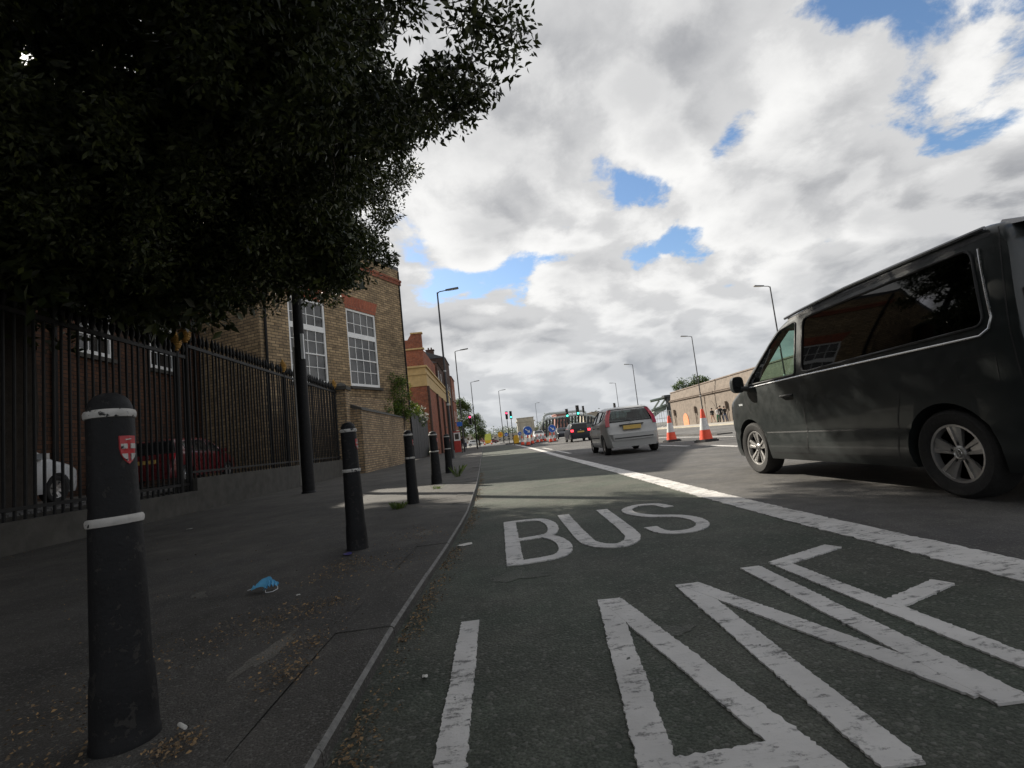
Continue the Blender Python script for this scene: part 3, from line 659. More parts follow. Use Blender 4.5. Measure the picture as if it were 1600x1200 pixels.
for i in range(26):
    yy = 34.0+i*.5; h = 3.75-.012*i+random.uniform(-.02,.02); m = MB(); x = -5.62+random.uniform(-.006,.006)
    m.box(x-.03, x, yy+.006, yy+.494, .1, h); wpar(m.build('board', MT['boards']), bf)
for z in (.8, 3.2):
    m = MB(); m.box(-5.74,-5.66,34.0,47.0,z,z+.12); wpar(m.build('rail', MT['boards']), bf)

# ---- red brick corner building with cream stone band, and the terrace behind it
rb = empty('red_brick_building', (-8, 60, 0)); tag(rb, 'low red brick building with cream stone band beside the board fence', 'building')
m = MB(); OPR = [(k_, k_+1.6, 3.2, 6.0) for k_ in (15.5, 20.5)]
facade(m, (-5.5,48.0), (0,1), 27.5, 0, 6.65, OPR); facade(m, (-12.5,48.0), (1,0), 7.0, 0, 6.65, [])
m.face([(-5.5,75.5,0),(-12.5,75.5,0),(-12.5,75.5,6.65),(-5.5,75.5,6.65)]); wpar(m.build('wall', MT['redbrick'], recalc=False), rb)
m = MB(); m.box(-12.56,-5.44,47.94,75.56,6.65,7.75); m.box(-12.64,-5.36,47.86,75.64,7.75,7.95); m.box(-12.5,-5.5,48,75.5,7.95,8.45); m.box(-12.66,-5.34,47.84,75.66,8.45,8.62); wpar(m.build('stone_band', MT['sandstone']), rb)
for yy in (47.97, 56.2, 62.2, 68.0, 74.9):
    m = MB(); m.box(-5.495,-5.30,yy,yy+.6,0,6.62); wpar(m.build('pilaster', MT['darkbrick']), rb)
for o in OPR: sash_window(rb, (-5.5,48.0), (0,1), *o, 2, [1,1,1], {}, fr=.14, dep=.06, frame_mat=MT['creamwall'])
tb = empty('gabled_brick_house', (-10, 62, 0)); tag(tb, 'red brick house with shaped parapet and small window behind the stone band', 'building')
m = MB(); facade(m, (-15.5,53.2), (1,0), 9.3, 0, 11.2, [(5.4,6.75,7.2,9.3)]); facade(m, (-6.2,53.2), (0,1), 12.0, 0, 11.2, [])
m.face([(-6.2,65.2,0),(-15.5,65.2,0),(-15.5,65.2,11.2),(-6.2,65.2,11.2)]); wpar(m.build('wall', MT['redbrick'], recalc=False), tb)
sash_window(tb, (-15.5,53.2), (1,0), 5.4,6.75,7.2,9.3, 2, [1,1], {1:.07}, fr=.1, frame_mat=MT['creamwall'])
m = MB(); m.extrude([(-15.5,53.21,11.35),(-6.2,53.21,11.35),(-6.2,53.21,12.9),(-7.3,53.21,12.9),(-7.5,53.21,12.6),(-7.7,53.21,12.3),(-8.0,53.21,12.3),(-8.3,53.21,12.7),(-8.7,53.21,13.0),(-15.5,53.21,13.3)], (0,.4,0)); wpar(m.build('parapet', MT['redbrick']), tb)
m = MB(); m.box(-15.6,-6.05,53.05,53.7,11.2,11.35); m.box(-7.35,-6.1,53.1,53.75,12.9,13.05); wpar(m.build('coping', MT['sandstone']), tb)
for i, (y0, y1, h, xx, mt) in enumerate(((65.4, 74, 11.6, -6.0, 'darkbrick'), (75.8, 84, 14.0, -5.7, 'darkbrick'), (84.2, 92, 12.2, -5.6, 'redbrick'))):
    lab = ('dark brown brick terrace with plain roof above the stone band', 'tall dark brick terrace with chimney beyond the red brick building', 'farthest brick terrace house with pale ground floor near the street tree')[i]
    t = empty('terrace_house', (xx-4, (y0+y1)/2, 0)); tag(t, lab, 'building', 'terrace houses on the left')
    ops = [(k_, k_+1.1, z, z+1.9) for k_ in (1.2, 4.6) for z in ((8.9,) if i == 0 else (4.6, 8.2))]
    m = MB(); facade(m, (xx,y0), (0,1), y1-y0, 0, h, ops); facade(m, (xx-8,y0), (1,0), 8, 0, h, []); m.face([(xx,y1,0),(xx-8,y1,0),(xx-8,y1,h),(xx,y1,h)])
    wpar(m.build('wall', MT[mt], recalc=False), t)
    m = MB(); m.extrude([(xx+.15,y0-.1,h),(xx-4,y0-.1,h+1.6),(xx-8.1,y0-.1,h)], (0,y1-y0+.2,0)); wpar(m.build('roof', MT['slate']), t)
    m = MB(); m.box(xx-3.4,xx-2.2,y1-1.2,y1-.3,h+.5,h+2.6); m.box(xx-3.5,xx-2.1,y1-1.3,y1-.2,h+2.6,h+2.75)
    for q in (.3,.7): m.lathe([(.14,h+2.75),(.11,h+3.15)], 8, (xx-2.2-q*1.2,y1-.75,0))
    wpar(m.build('chimney', MT[mt]), t)
    for o in ops: sash_window(t, (xx,y0), (0,1), *o, 2, [1,1], {1:.08}, fr=.1, dep=.08)
    if i == 2:
        m = MB(); m.box(xx-.2,xx+.18,y0+.1,y1-.1,0,3.2); wpar(m.build('shop_front', MT['creamwall']), t)

# ------------------------------------------------------------------ iron railings on a concrete plinth
FX = -6.40
rl = empty('iron_railings', (FX, 12, PZ)); tag(rl, 'tall black iron railings with spiked tops on a stepped concrete plinth', 'fence')
me_bar = me_fin = None
def bar_obj(yy, z0, z1):
    global me_bar, me_fin
    if me_bar is None:
        q = MB(); q.tube([(0,0,0),(0,0,1)], .021, 6); o = q.build('bar', MT['iron'], smooth=40); me_bar = o.data
        q = MB(); q.lathe([(.021,0),(.036,.03),(.022,.06),(.030,.10),(.052,.17),(.045,.23),(.018,.33),(.002,.40)], 8); f = q.build('finial', MT['iron'], smooth=50); me_fin = f.data
    else: o = link('bar', me_bar); f = link('finial', me_fin)
    o.parent = rl; o.location = (random.uniform(-.004,.004), yy-12, z0-PZ); o.scale = (1,1,z1-z0)
    o.rotation_euler = (random.gauss(0,.002), random.gauss(0,.002), 0)
    f.parent = o; f.matrix_parent_inverse = Matrix.Diagonal((1,1,1/(z1-z0),1)); f.location = (0,0,1.0)
    f.matrix_parent_inverse = Matrix.Identity(4); f.scale = (1,1,1/(z1-z0))
STEP = 11.15
yy = 3.6
while yy < STEP-.1: bar_obj(yy, .42, 3.33); yy += .155
yy = STEP+.18
while yy < 21.9: bar_obj(yy, .68, 3.60); yy += .175
def rbox(name, a, mat):
    m = MB(); m.box(*a); return wpar(m.build(name, mat), rl)
rbox('top_rail', (FX-.02,FX+.035,3.5,STEP-.06,3.30,3.37), MT['iron']); rbox('top_rail', (FX-.02,FX+.035,STEP+.06,21.95,3.57,3.64), MT['iron'])
rbox('bottom_rail', (FX-.02,FX+.03,3.5,STEP-.06,.60,.65), MT['iron']); rbox('bottom_rail', (FX-.02,FX+.03,STEP+.06,21.95,.84,.89), MT['iron'])
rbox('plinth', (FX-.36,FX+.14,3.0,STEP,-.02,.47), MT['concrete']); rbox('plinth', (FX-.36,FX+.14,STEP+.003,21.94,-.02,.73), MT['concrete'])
for (yy, z0, h) in ((STEP, .48, 3.66), (STEP-.34, .46, 3.42), (16.4, .72, 3.72), (21.7, .72, 3.72), (5.2, .46, 3.5)):
    m = MB(); m.tube([(FX+.005,yy,z0),(FX+.005,yy,h)], .045, 8); p = wpar(m.build('post', MT['iron'], smooth=40), rl)
    m = MB(); prof = [(.03,0),(.055,.02),(.045,.05)]
    for k in range(7):
        a = (k+.5)/7; r = .125*math.sin(math.pi*min(1,(a*.86+.14)))**.7
        prof += [(r*.86,.05+.34*a-.015),(r,.05+.34*a+.01)]
    prof += [(.015,.43)]
    m.lathe([(r, z+h) for r, z in prof], 14, (FX+.005,yy,0)); m.build('pinecone_finial', MT['gold'], p)
m = MB(); m.tube([(FX,STEP-.06,3.335),(FX,STEP,3.45),(FX,STEP+.07,3.6)], .025, 6); wpar(m.build('rail_step', MT['iron']), rl)
# ------------------------------------------------------------------ bollards
def make_bollard():
    root = empty('bollard')
    m = MB(); m.lathe([(.122,-.02),(.122,.010),(.117,.018),(.115,.09),(.112,.16),(.109,.20),(.105,.215),(.100,.45),(.094,.66),(.089,.71),(.086,1.0)], 40); m.build('body', MT['black_paint'], root, 35)
    m = MB(); m.lathe([(.086,1.0),(.085,1.015),(.081,1.035),(.071,1.056),(.054,1.071),(.028,1.080),(.001,1.083)], 40); m.build('dome', MT['black_paint'], root, 50)
    for z, r in ((.665,.0925),(1.008,.084)):
        m = MB(); m.lathe([(r-.004,z-.015),(r+.007,z-.012),(r+.010,z-.004),(r+.010,z+.005),(r+.006,z+.012),(r-.004,z+.015)], 40); m.build('white_ring', MT['white_paint'], root, 50)
    # shield on the side towards the road
    ZS, RB = .885, .0872
    def on(pts, off): return [(math.sqrt((RB+off)**2-a*a), a, ZS+b) for a, b in pts]
    def plate(pts3, thick, mat, name, parent):
        m = MB(); m.extrude(pts3, (-thick,0,0)); return m.build(name, mat, parent)
    s0 = plate(on([(a*.034, b*.046) for a, b in ((-1,1),(0,1),(1,1),(1,.1),(.86,-.35),(.5,-.75),(0,-1),(-.5,-.75),(-.86,-.35),(-1,.1))], .005), .014, MT['red_paint'], 'shield', root)
    for q in ([(-.031,.004),(-.008,.004),(-.008,.020),(-.031,.020)], [(.008,.004),(.031,.004),(.031,.020),(.008,.020)],
              [(.008,-.012),(.030,-.012),(.024,-.024),(.008,-.036)], [(-.008,-.012),(-.030,-.012),(-.024,-.024),(-.008,-.036)], [(-.014,.031),(.010,.034),(.010,.037),(-.014,.035)]):
        plate(on(q, .008), .006, MT['white_paint'], 'shield_field', s0)
    return root
bol = make_bollard()
BOL = [(-1.225,1.725,'nearest black bollard with a red and white shield, left of the bus lane'),
       (-1.22,4.49,'second black bollard from the camera, beside the blue mask'),
       (-1.235,7.70,'third black bollard from the camera, by the weed tuft'),
       (-1.24,11.05,'fourth black bollard from the camera, in front of the board fence'),
       (-1.30,15.1,'farthest black bollard, with a lamp column rising behind it')]
for i, (x, y_, lab) in enumerate(BOL):
    o = bol if i == 0 else copy_tree(bol)
    o.location = (x, y_, PZ); o['label'] = lab; o['category'] = 'bollard'; o['group'] = 'bollards along the kerb'
    o.rotation_euler = (random.uniform(-.006,.006), random.uniform(-.006,.006), (-.26, -.05, .05, .0, .1)[i])
    if i == 0: o.scale = (.76, .76, 1.0); o.rotation_euler = (0, -.030, -.26); o.location.x += .01
    if i > 2: o.scale = (1, 1, 1.04)

# ------------------------------------------------------------------ lamp columns
def make_lamp():
    root = empty('lamp_column')
    m = MB(); m.lathe([(.13,0),(.125,.03),(.095,.06),(.09,1.55),(.07,1.65),(.045,9.95),(.0,10.0)], 14); m.build('column', MT['lampgrey'], root, 40)
    m = MB(); m.tube([(0,0,9.9),(.12,0,10.0),(.55,0,10.05)], [.035,.032,.028], 8); m.build('arm', MT['lampgrey'], root, 40)
    m = MB(); m.hexa([(.5,-.09,10.03),(1.3,-.13,10.10),(1.3,.13,10.10),(.5,.09,10.03),(.5,-.07,10.10),(1.28,-.10,10.17),(1.28,.10,10.17),(.5,.07,10.10)]); h = m.build('lantern', MT['lampgrey'], root)
    m = MB(); m.hexa([(.66,-.07,10.02),(1.24,-.09,10.07),(1.24,.09,10.07),(.66,.07,10.02),(.66,-.07,10.05),(1.24,-.09,10.10),(1.24,.09,10.10),(.66,.07,10.05)]); m.build('lens', MT['leddif'], h)
    m = MB(); m.box(.088,.096,-.05,.05,.5,1.1); m.build('service_door', MT['iron'], root)
    m = MB(); m.lathe([(.09,0),(.1,.02),(.1,.10),(.09,.12)], 12, (0,0,3.1)); m.lathe([(.08,0),(.09,.02),(.09,.08),(.08,.1)], 12, (0,0,5.1)); m.build('bracket', MT['galv'], root, 40)
    return root
lamp = make_lamp()
LAMPS = [(-2.30,30,10.13,0,PZ,'grey lamp column nearest on the left, behind the farthest bollard'),
         (-2.60,49,9.9,0,PZ,'second grey lamp column on the left, in front of the brick terrace'),
         (-2.10,75,9.8,0,PZ,'third grey lamp column on the left, before the street tree'),
         (2.3,92,9.65,0,.12,'lamp column standing on the traffic island in mid road'),
         (23.1,38,10.5,180,.10,'lamp column on the right, its foot hidden by the grey van'),
         (24.4,57,10.3,180,.10,'lamp column in front of the stone wall, beside the pedestrians'),
         (22.6,75.6,10.1,180,.0,'lamp column on the right behind the silver car roof'),
         (27.0,104,10.0,180,.0,'thin far lamp column on the right, left of the silver car lamp'),
         (14.2,150,10.5,0,.0,'very distant lamp column above the stone tower')]
for i, (x, y_, h, rz, z, lab) in enumerate(LAMPS):
    o = lamp if i == 0 else copy_tree(lamp)
    o.location = (x, y_, z); o.rotation_euler = (0, 0, rad(rz)); o.scale = (1, 1, h/10.1)
    o['label'] = lab; o['category'] = 'lamp post'; o['group'] = 'street lamp columns'
# the dark column that rises into the tree
dc = empty('street_column', (-4.62, 13.0, PZ)); tag(dc, 'plain black column standing by the railings and rising into the tree', 'post')
m = MB(); m.lathe([(.175,0),(.17,.03),(.150,.05),(.145,1.6),(.138,1.7),(.132,3.8),(.11,6.0),(.09,9.0),(.0,9.05)], 20); m.build('shaft', MT['black_paint'], dc, 40)
m = MB(); m.box(.08,.15,-.14,-.07,3.35,4.0); m.build('sticker_plate', MT['signwhite'], dc)
m = MB(); m.tube([(-.15,-.05,.2),(-.145,-.05,3.7)], .02, 6); m.build('conduit', MT['paper'], dc)

# ------------------------------------------------------------------ vehicles
def car_body(sp):
    """sp: top [(x,z)] front to rear; belt, plan tables over x; W half width; zb floor; inset tumblehome; zr roof height; r edge radius"""
    top = sorted(sp['top']); belt, plan = sp['belt'], sp['plan']; W_, zb, inset, zr = sp['W'], sp['zb'], sp['inset'], sp['zr']
    def zt(x): return (smooth_tab if sp.get('smooth', True) else lerp_tab)(top, x)
    def wx(x): return W_*smooth_tab(plan, x)
    def side(x, z):
        b_ = smooth_tab(belt, x); w_ = wx(x); lo = sp.get('sill', .30)
        if z > b_:
            t = (z-b_)/(zr-b_); return w_-.012-inset*(.75*t+.25*t*t)
        t = (z-lo)/(b_-lo); bulge = .012*(1-(2*t-1.0)**2) if t > 0 else 0
        tuck = .05*((lo-z)/max(.05, lo-zb+.02))**2 if z < lo else 0
        sw = sp.get('swage')
        sg = 0
        if sw and abs(z-sw) < .05: sg = -.012*(1-abs(z-sw)/.05)
        return w_-.012*t*t+bulge*.6-tuck+sg
    def section(x, ins=0.0, zlo=None):
        z1 = zt(x)-ins; z0 = (zb if zlo is None else zlo); b_ = smooth_tab(belt, x); r = min(sp['r'], (z1-z0)*.35)
        levels = []
        top_side = z1-r
        lowtop = min(b_, top_side)
        sw = sp.get('swage')
        base = [z0+(lowtop-z0)*t for t in (0,.06,.14,.25,.38,.52,.66,.8,.9,1.0)]
        if sw and lowtop > sw+.2: base[3:6] = [sw-.045, sw, sw+.045]
        levels += base
        if top_side > b_+.01: levels += [b_+(top_side-b_)*t for t in (.12,.35,.6,.82,1.0)]
        else: levels += [lowtop]*5
        pts = [(side(x, z)-ins, z) for z in levels]
        yc, zc_ = pts[-1]
        rr = min(r*1.15, yc*.5)
        for a in (18,36,54,72,90):
            pts.append((yc-rr*(1-math.cos(rad(a))), zc_+r*math.sin(rad(a))*.93))
        y_in = pts[-1][0]
        for t in (.75,.5,.25,0): pts.append((y_in*t, z1-(z1-pts[14+5][1])*(t*t)))
        return pts
    return zt, wx, side, section
def loft(section, xs, **kw):
    m = MB(); rings = []
    for x in xs:
        h = section(x, **kw); ring = [(x, y_, z) for y_, z in h]+[(x, -y_, z) for y_, z in h[-2::-1]]
        rings.append(len(m.v)); m.v += ring; n = len(ring)
    for a, b in zip(rings, rings[1:]):
        for i in range(n):
            j = (i+1) % n
            m.f.append((a+i, a+j, b+j, b+i)); m.mi.append(0)
    m.f.append(tuple(range(rings[0], rings[0]+n))); m.mi.append(0); m.f.append(tuple(range(rings[-1]+n-1, rings[-1]-1, -1))); m.mi.append(0)
    return m
def bool_cut(ob, cutters):
    for c in cutters:
        md = ob.modifiers.new('cut', 'BOOLEAN'); md.operation = 'DIFFERENCE'; md.solver = 'EXACT'; md.object = c
    dg = bpy.context.evaluated_depsgraph_get(); dg.update()
    me = bpy.data.meshes.new_from_object(ob.evaluated_get(dg)); ob.modifiers.clear(); old = ob.data; ob.data = me
    for c in cutters:
        mm = c.data; bpy.data.objects.remove(c); bpy.data.meshes.remove(mm)
    me.polygons.foreach_set('use_smooth', [True]*len(me.polygons)); me.set_sharp_from_angle(angle=rad(28))
def rounded(poly, r=.05, n=4):
    out = []; m_ = len(poly)
    for i in range(m_):
        p = Vector(poly[i]); a = Vector(poly[i-1])-p; b = Vector(poly[(i+1) % m_])-p
        d = min(r, a.length*.45, b.length*.45); A = p+a.normalized()*d; B = p+b.normalized()*d
        for k in range(n+1):
            t = k/n; out.append(tuple((1-t)**2*A+2*t*(1-t)*p+t*t*B))
    return out
def dens_poly(poly, step=.12):
    out = []
    for i in range(len(poly)):
        a = Vector(poly[i]); b = Vector(poly[(i+1) % len(poly)]); n = max(1, int((b-a).length/step))
        out += [tuple(a.lerp(b, k/n)) for k in range(n)]
    return out
def wheel_parts(root, x, y_, R, rimR, wdt, side, spokes, style):
    """side +1: outer face towards +y. The tyre is the wheel part, the rim its sub-part"""
    o = side; m = MB()
    prof = [(rimR,-.5*wdt),(rimR+.02,-.5*wdt),(R-.03,-.5*wdt),(R-.008,-.44*wdt),(R,-.36*wdt),(R,.36*wdt),(R-.008,.44*wdt),(R-.03,.5*wdt),(rimR+.03,.47*wdt),(rimR+.005,.42*wdt),(rimR-.01,.36*wdt),(rimR-.02,-.3*wdt)]
    m.lathe([(r, z*o) for r, z in prof], 40, (0,0,0), 'y')
    t = m.build('wheel', MT['tyre'], root, 35); t.location = (x, y_, R)
    m = MB(); m.lathe([(.001,.02*o),(rimR*.9,.02*o),(rimR-.02,-.05*o)], 24, (0,0,0), 'y'); m.build('wheel_well', MT['rimdark'], t, 30)
    m = MB(); f = .40*wdt*o
    m.lathe([(rimR-.028,f-.05*o),(rimR-.020,f-.004*o),(rimR-.004,f),(rimR+.004,f-.01*o),(rimR+.002,f-.05*o)], 40, (0,0,0), 'y')
    m.lathe([(.001,f-.018*o),(.045,f-.02*o),(.058,f-.03*o),(.06,f-.06*o)], 20, (0,0,0), 'y')
    for k in range(spokes):
        a0 = 2*math.pi*k/spokes+math.pi/2
        for dlt in ((-1,1) if style == 'twin' else (0,)):
            def P(r, t_, d): 
                ca, sa = math.cos(a0), math.sin(a0); return (r*ca-t_*sa, f-d*o, r*sa+t_*ca)
            if style == 'twin':
                i0, i1 = dlt*.010, dlt*.028; o0, o1 = dlt*.028, dlt*.068
            else: i0, i1, o0, o1 = -.03, .03, -.045, .045
            r0, r1 = .05, rimR-.012
            q = [P(r0,i0,.03),P(r1,o0,.008),P(r1,o1,.012),P(r0,i1,.035)]; q2 = [P(r0,i0,.06),P(r1,o0,.05),P(r1,o1,.05),P(r0,i1,.06)]
            m.hexa(q2+q)
        if style == 'twin':                       # the flat web between the two spokes
            m.hexa([P(.09,-.016,.06),P(rimR-.014,-.030,.05),P(rimR-.014,.030,.05),P(.09,.016,.06),P(.09,-.016,.040),P(rimR-.014,-.030,.017),P(rimR-.014,.030,.017),P(.09,.016,.040)])
    m.build('rim', MT['rim'], t, 30)
    if style == 'twin':                           # small round badge on the hub: a V over a W inside a ring
        m = MB(); e = f-.012*o; s3 = .030
        def seg(a, b):
            m.tube([(a[0]*s3, e, a[1]*s3), (b[0]*s3, e, b[1]*s3)], .0028, 4)
        m.tube([(math.cos(2*math.pi*k/20)*s3*1.1, e, math.sin(2*math.pi*k/20)*s3*1.1) for k in range(20)], .003, 4, closed=True)
        for a, b in (((-.4,.95),(0,.15)),((0,.15),(.4,.95)),((-.9,.4),(-.42,-.8)),((-.42,-.8),(0,.05)),((0,.05),(.42,-.8)),((.42,-.8),(.9,.4))): seg(a, b)
        m.build('badge', MT['chrome'], t)
    return t
def surf_strip(side, pts, hw, off, sgn, mb):
    """thin ribbon lying on the body side along pts (x,z)"""
    for a, b in zip(pts, pts[1:]):
        d = Vector(b)-Vector(a); n = Vector((-d.y, d.x)).normalized()*hw
        q = [Vector(a)+n, Vector(b)+n, Vector(b)-n, Vector(a)-n]
        mb.face([(p.x, sgn*(side(p.x, p.y)+off), p.y) for p in q])
def build_car(name, sp, paint, hollow=True, glass='glass_car'):
    root = empty(name); zt, wx, side, section = car_body(sp)
    x0, x1 = sp['top'][0][0], sp['top'][-1][0]                     # front (positive) .. rear
    pts = sp['top']; xs = []
    for (a, za), (b, zb_) in zip(pts, pts[1:]):
        n = max(2, int(math.hypot(a-b, za-zb_)/.09)); xs += [a+(b-a)*k/n for k in range(n)]
    xs.append(x1)
    body = loft(section, xs).build('body', MT[paint], root, 28); cut = []
    if hollow:
        c0, c1 = sp['cabin']; nn = 18
        cut.append(loft(section, [c0+(c1-c0)*k/nn for k in range(nn+1)], ins=.055, zlo=sp['zb']+.30).build('cutter', MT['interior']))
    R = sp['arch']
    for ax in sp['axles']:
        for s2 in (-1, 1):
            m = MB(); yo = s2*(sp['W']+.2); yi = s2*(sp['W']-.26)
            m.lathe([(R, yo), (R, yi)], 40, (ax, 0, sp['R']), 'y'); cut.append(m.build('cutter', MT['interior']))
    panes = []
    for gl_name, poly, rr, sides, gm in sp['side_glass']:
        pl_ = rounded(poly, rr)
        if hollow:
            m = MB(); m.extrude([(x, -sp['W']-.2, z) for x, z in pl_], (0, 2*sp['W']+.4, 0)); cut.append(m.build('cutter', MT['interior']))
        panes.append((gl_name, pl_, sides, gm))
    ends = []
    for gl_name, (xa, xb), yk, gm in sp['end_glass']:                # windscreen / rear window between two profile stations
        n = 8; L_ = []; Rr = []
        for k in range(n+1):
            x = xa+(xb-xa)*k/n; z = zt(x); hw = (side(x, z-.05)-.10)*yk; L_.append((x, hw, z)); Rr.append((x, -hw, z))
        ends.append((gl_name, L_, Rr, gm))
        if hollow:
            nrm = (Vector(L_[-1])-Vector(L_[0])).cross(Vector((0,1,0))).normalized()*.16
            q = [Vector(L_[0]), Vector(L_[-1]), Vector(Rr[-1]), Vector(Rr[0])]; m = MB(); m.extrude([p-nrm for p in q], nrm*2); cut.append(m.build('cutter', MT['interior']))
    bool_cut(body, cut)
    for gl_name, pl_, sides, gm in panes:
        for s2 in (-1, 1):
            m = MB(); dp = dens_poly(pl_, .10); off = -.004 if hollow else .006
            cxx = sum(p[0] for p in dp)/len(dp); czz = sum(p[1] for p in dp)/len(dp)
            # concentric rings so that the pane follows the curved side
            rings = []
            for t in (1, .75, .5, .25):
                rings.append([(cxx+(p[0]-cxx)*t, czz+(p[1]-czz)*t) for p in dp])
            base = []
            for rg in rings:
                base.append(len(m.v)); m.v += [(x, s2*(side(x, z)+off), z) for x, z in rg]
            cidx = len(m.v); m.v.append((cxx, s2*(side(cxx, czz)+off), czz)); nn = len(dp)
            for a, b in zip(base, base[1:]):
                for i in range(nn): m.f.append((a+i, a+(i+1) % nn, b+(i+1) % nn, b+i)); m.mi.append(0)
            for i in range(nn): m.f.append((base[-1]+i, base[-1]+(i+1) % nn, cidx)); m.mi.append(0)
            w_ = m.build(gl_name, MT[gm], root, 60)
            k = MB(); k.tube([(x, s2*(side(x, z)+.003), z) for x, z in dp], .011, 6, closed=True); k.build('window_seal', MT['plastic'], w_, 60)
    for gl_name, L_, Rr, gm in ends:
        m = MB(); off = .0 if hollow else .008
        nrm = (Vector(L_[-1])-Vector(L_[0])).cross(Vector((0,1,0))).normalized()
        if nrm.z < 0: nrm = -nrm
        for i in range(len(L_)-1):
            for t0, t1 in ((0,.25),(.25,.5),(.5,.75),(.75,1)):
                q = [Vector(L_[i]).lerp(Vector(Rr[i]), t0), Vector(L_[i]).lerp(Vector(Rr[i]), t1), Vector(L_[i+1]).lerp(Vector(Rr[i+1]), t1), Vector(L_[i+1]).lerp(Vector(Rr[i+1]), t0)]
                m.face([p+nrm*off for p in q])
        w_ = m.build(gl_name, MT[gm], root, 60, recalc=False)
        k = MB(); k.tube([Vector(p)+nrm*.004 for p in L_]+[Vector(p)+nrm*.004 for p in Rr[::-1]], .014, 6, closed=True); k.build('window_seal', MT['plastic'], w_, 60)
    for ax in sp['axles']:
        for s2 in (-1, 1):
            wheel_parts(root, ax, s2*(sp['W']-.02-sp['tw']/2), sp['R'], sp['rimR'], sp['tw'], s2, sp['spokes'], sp['style'])
    return root, zt, wx, side

# ---- dark grey people carrier van
VF, VR = 1.5, -1.5
VAN = dict(top=[(2.32,.56),(2.30,.80),(2.22,.98),(2.05,1.06),(1.80,1.145),(1.62,1.22),(1.30,1.44),(1.00,1.66),(.78,1.82),(.60,1.90),(.35,1.955),(-.2,2.01),(-1.0,2.03),(-1.85,2.02),(-2.02,1.995),(-2.09,1.89),(-2.13,1.50),(-2.17,1.10),(-2.20,.78),(-2.22,.52)],
           belt=[(-2.3,1.20),(-1.0,1.20),(.5,1.17),(1.6,1.13),(2.4,1.0)],
           plan=[(-2.22,.93),(-2.12,.965),(-1.9,.992),(-1.2,1.0),(1.2,1.0),(1.7,.985),(2.0,.95),(2.2,.86),(2.32,.70)],
           W=.955, zb=.22, inset=.175, zr=2.03, r=.10, sill=.40, swage=.56, R=.345, rimR=.232, tw=.235, arch=.40, axles=(VF, VR), spokes=5, style='twin',
           cabin=(1.5,-2.0),
           side_glass=[('front_door_window', [(.33,1.215),(1.42,1.20),(1.30,1.32),(.86,1.66),(.66,1.79),(.33,1.83)], .05, 2, 'glass_front'),
                       ('side_window', [(.20,1.22),(.20,1.835),(-1.84,1.865),(-1.94,1.27)], .09, 2, 'glass_van')],
           end_glass=[('windscreen', (1.60,.72), .97, 'glass_front'), ('rear_window', (-2.085,-2.15), .93, 'glass_van')])
van, vzt, vwx, vside = build_car('parked_van', VAN, 'vanpaint')
van.name = 'van'
tag(van, 'dark grey passenger van with alloy wheels driving in the lane on the right', 'van')
def sgn_strip(parent, name, pts, hw, mat, off=.002, root=van, side=vside):
    for s2 in (-1, 1):
        m = MB(); surf_strip(side, pts, hw, off, s2, m); m.build(name, mat, root, recalc=True)
def dens_line(pts, step=.06):
    out = []
    for a, b in zip(pts, pts[1:]):
        a, b = Vector(a), Vector(b); n = max(1, int((b-a).length/step)); out += [tuple(a.lerp(b, k/n)) for k in range(n)]
    out.append(tuple(pts[-1])); return out
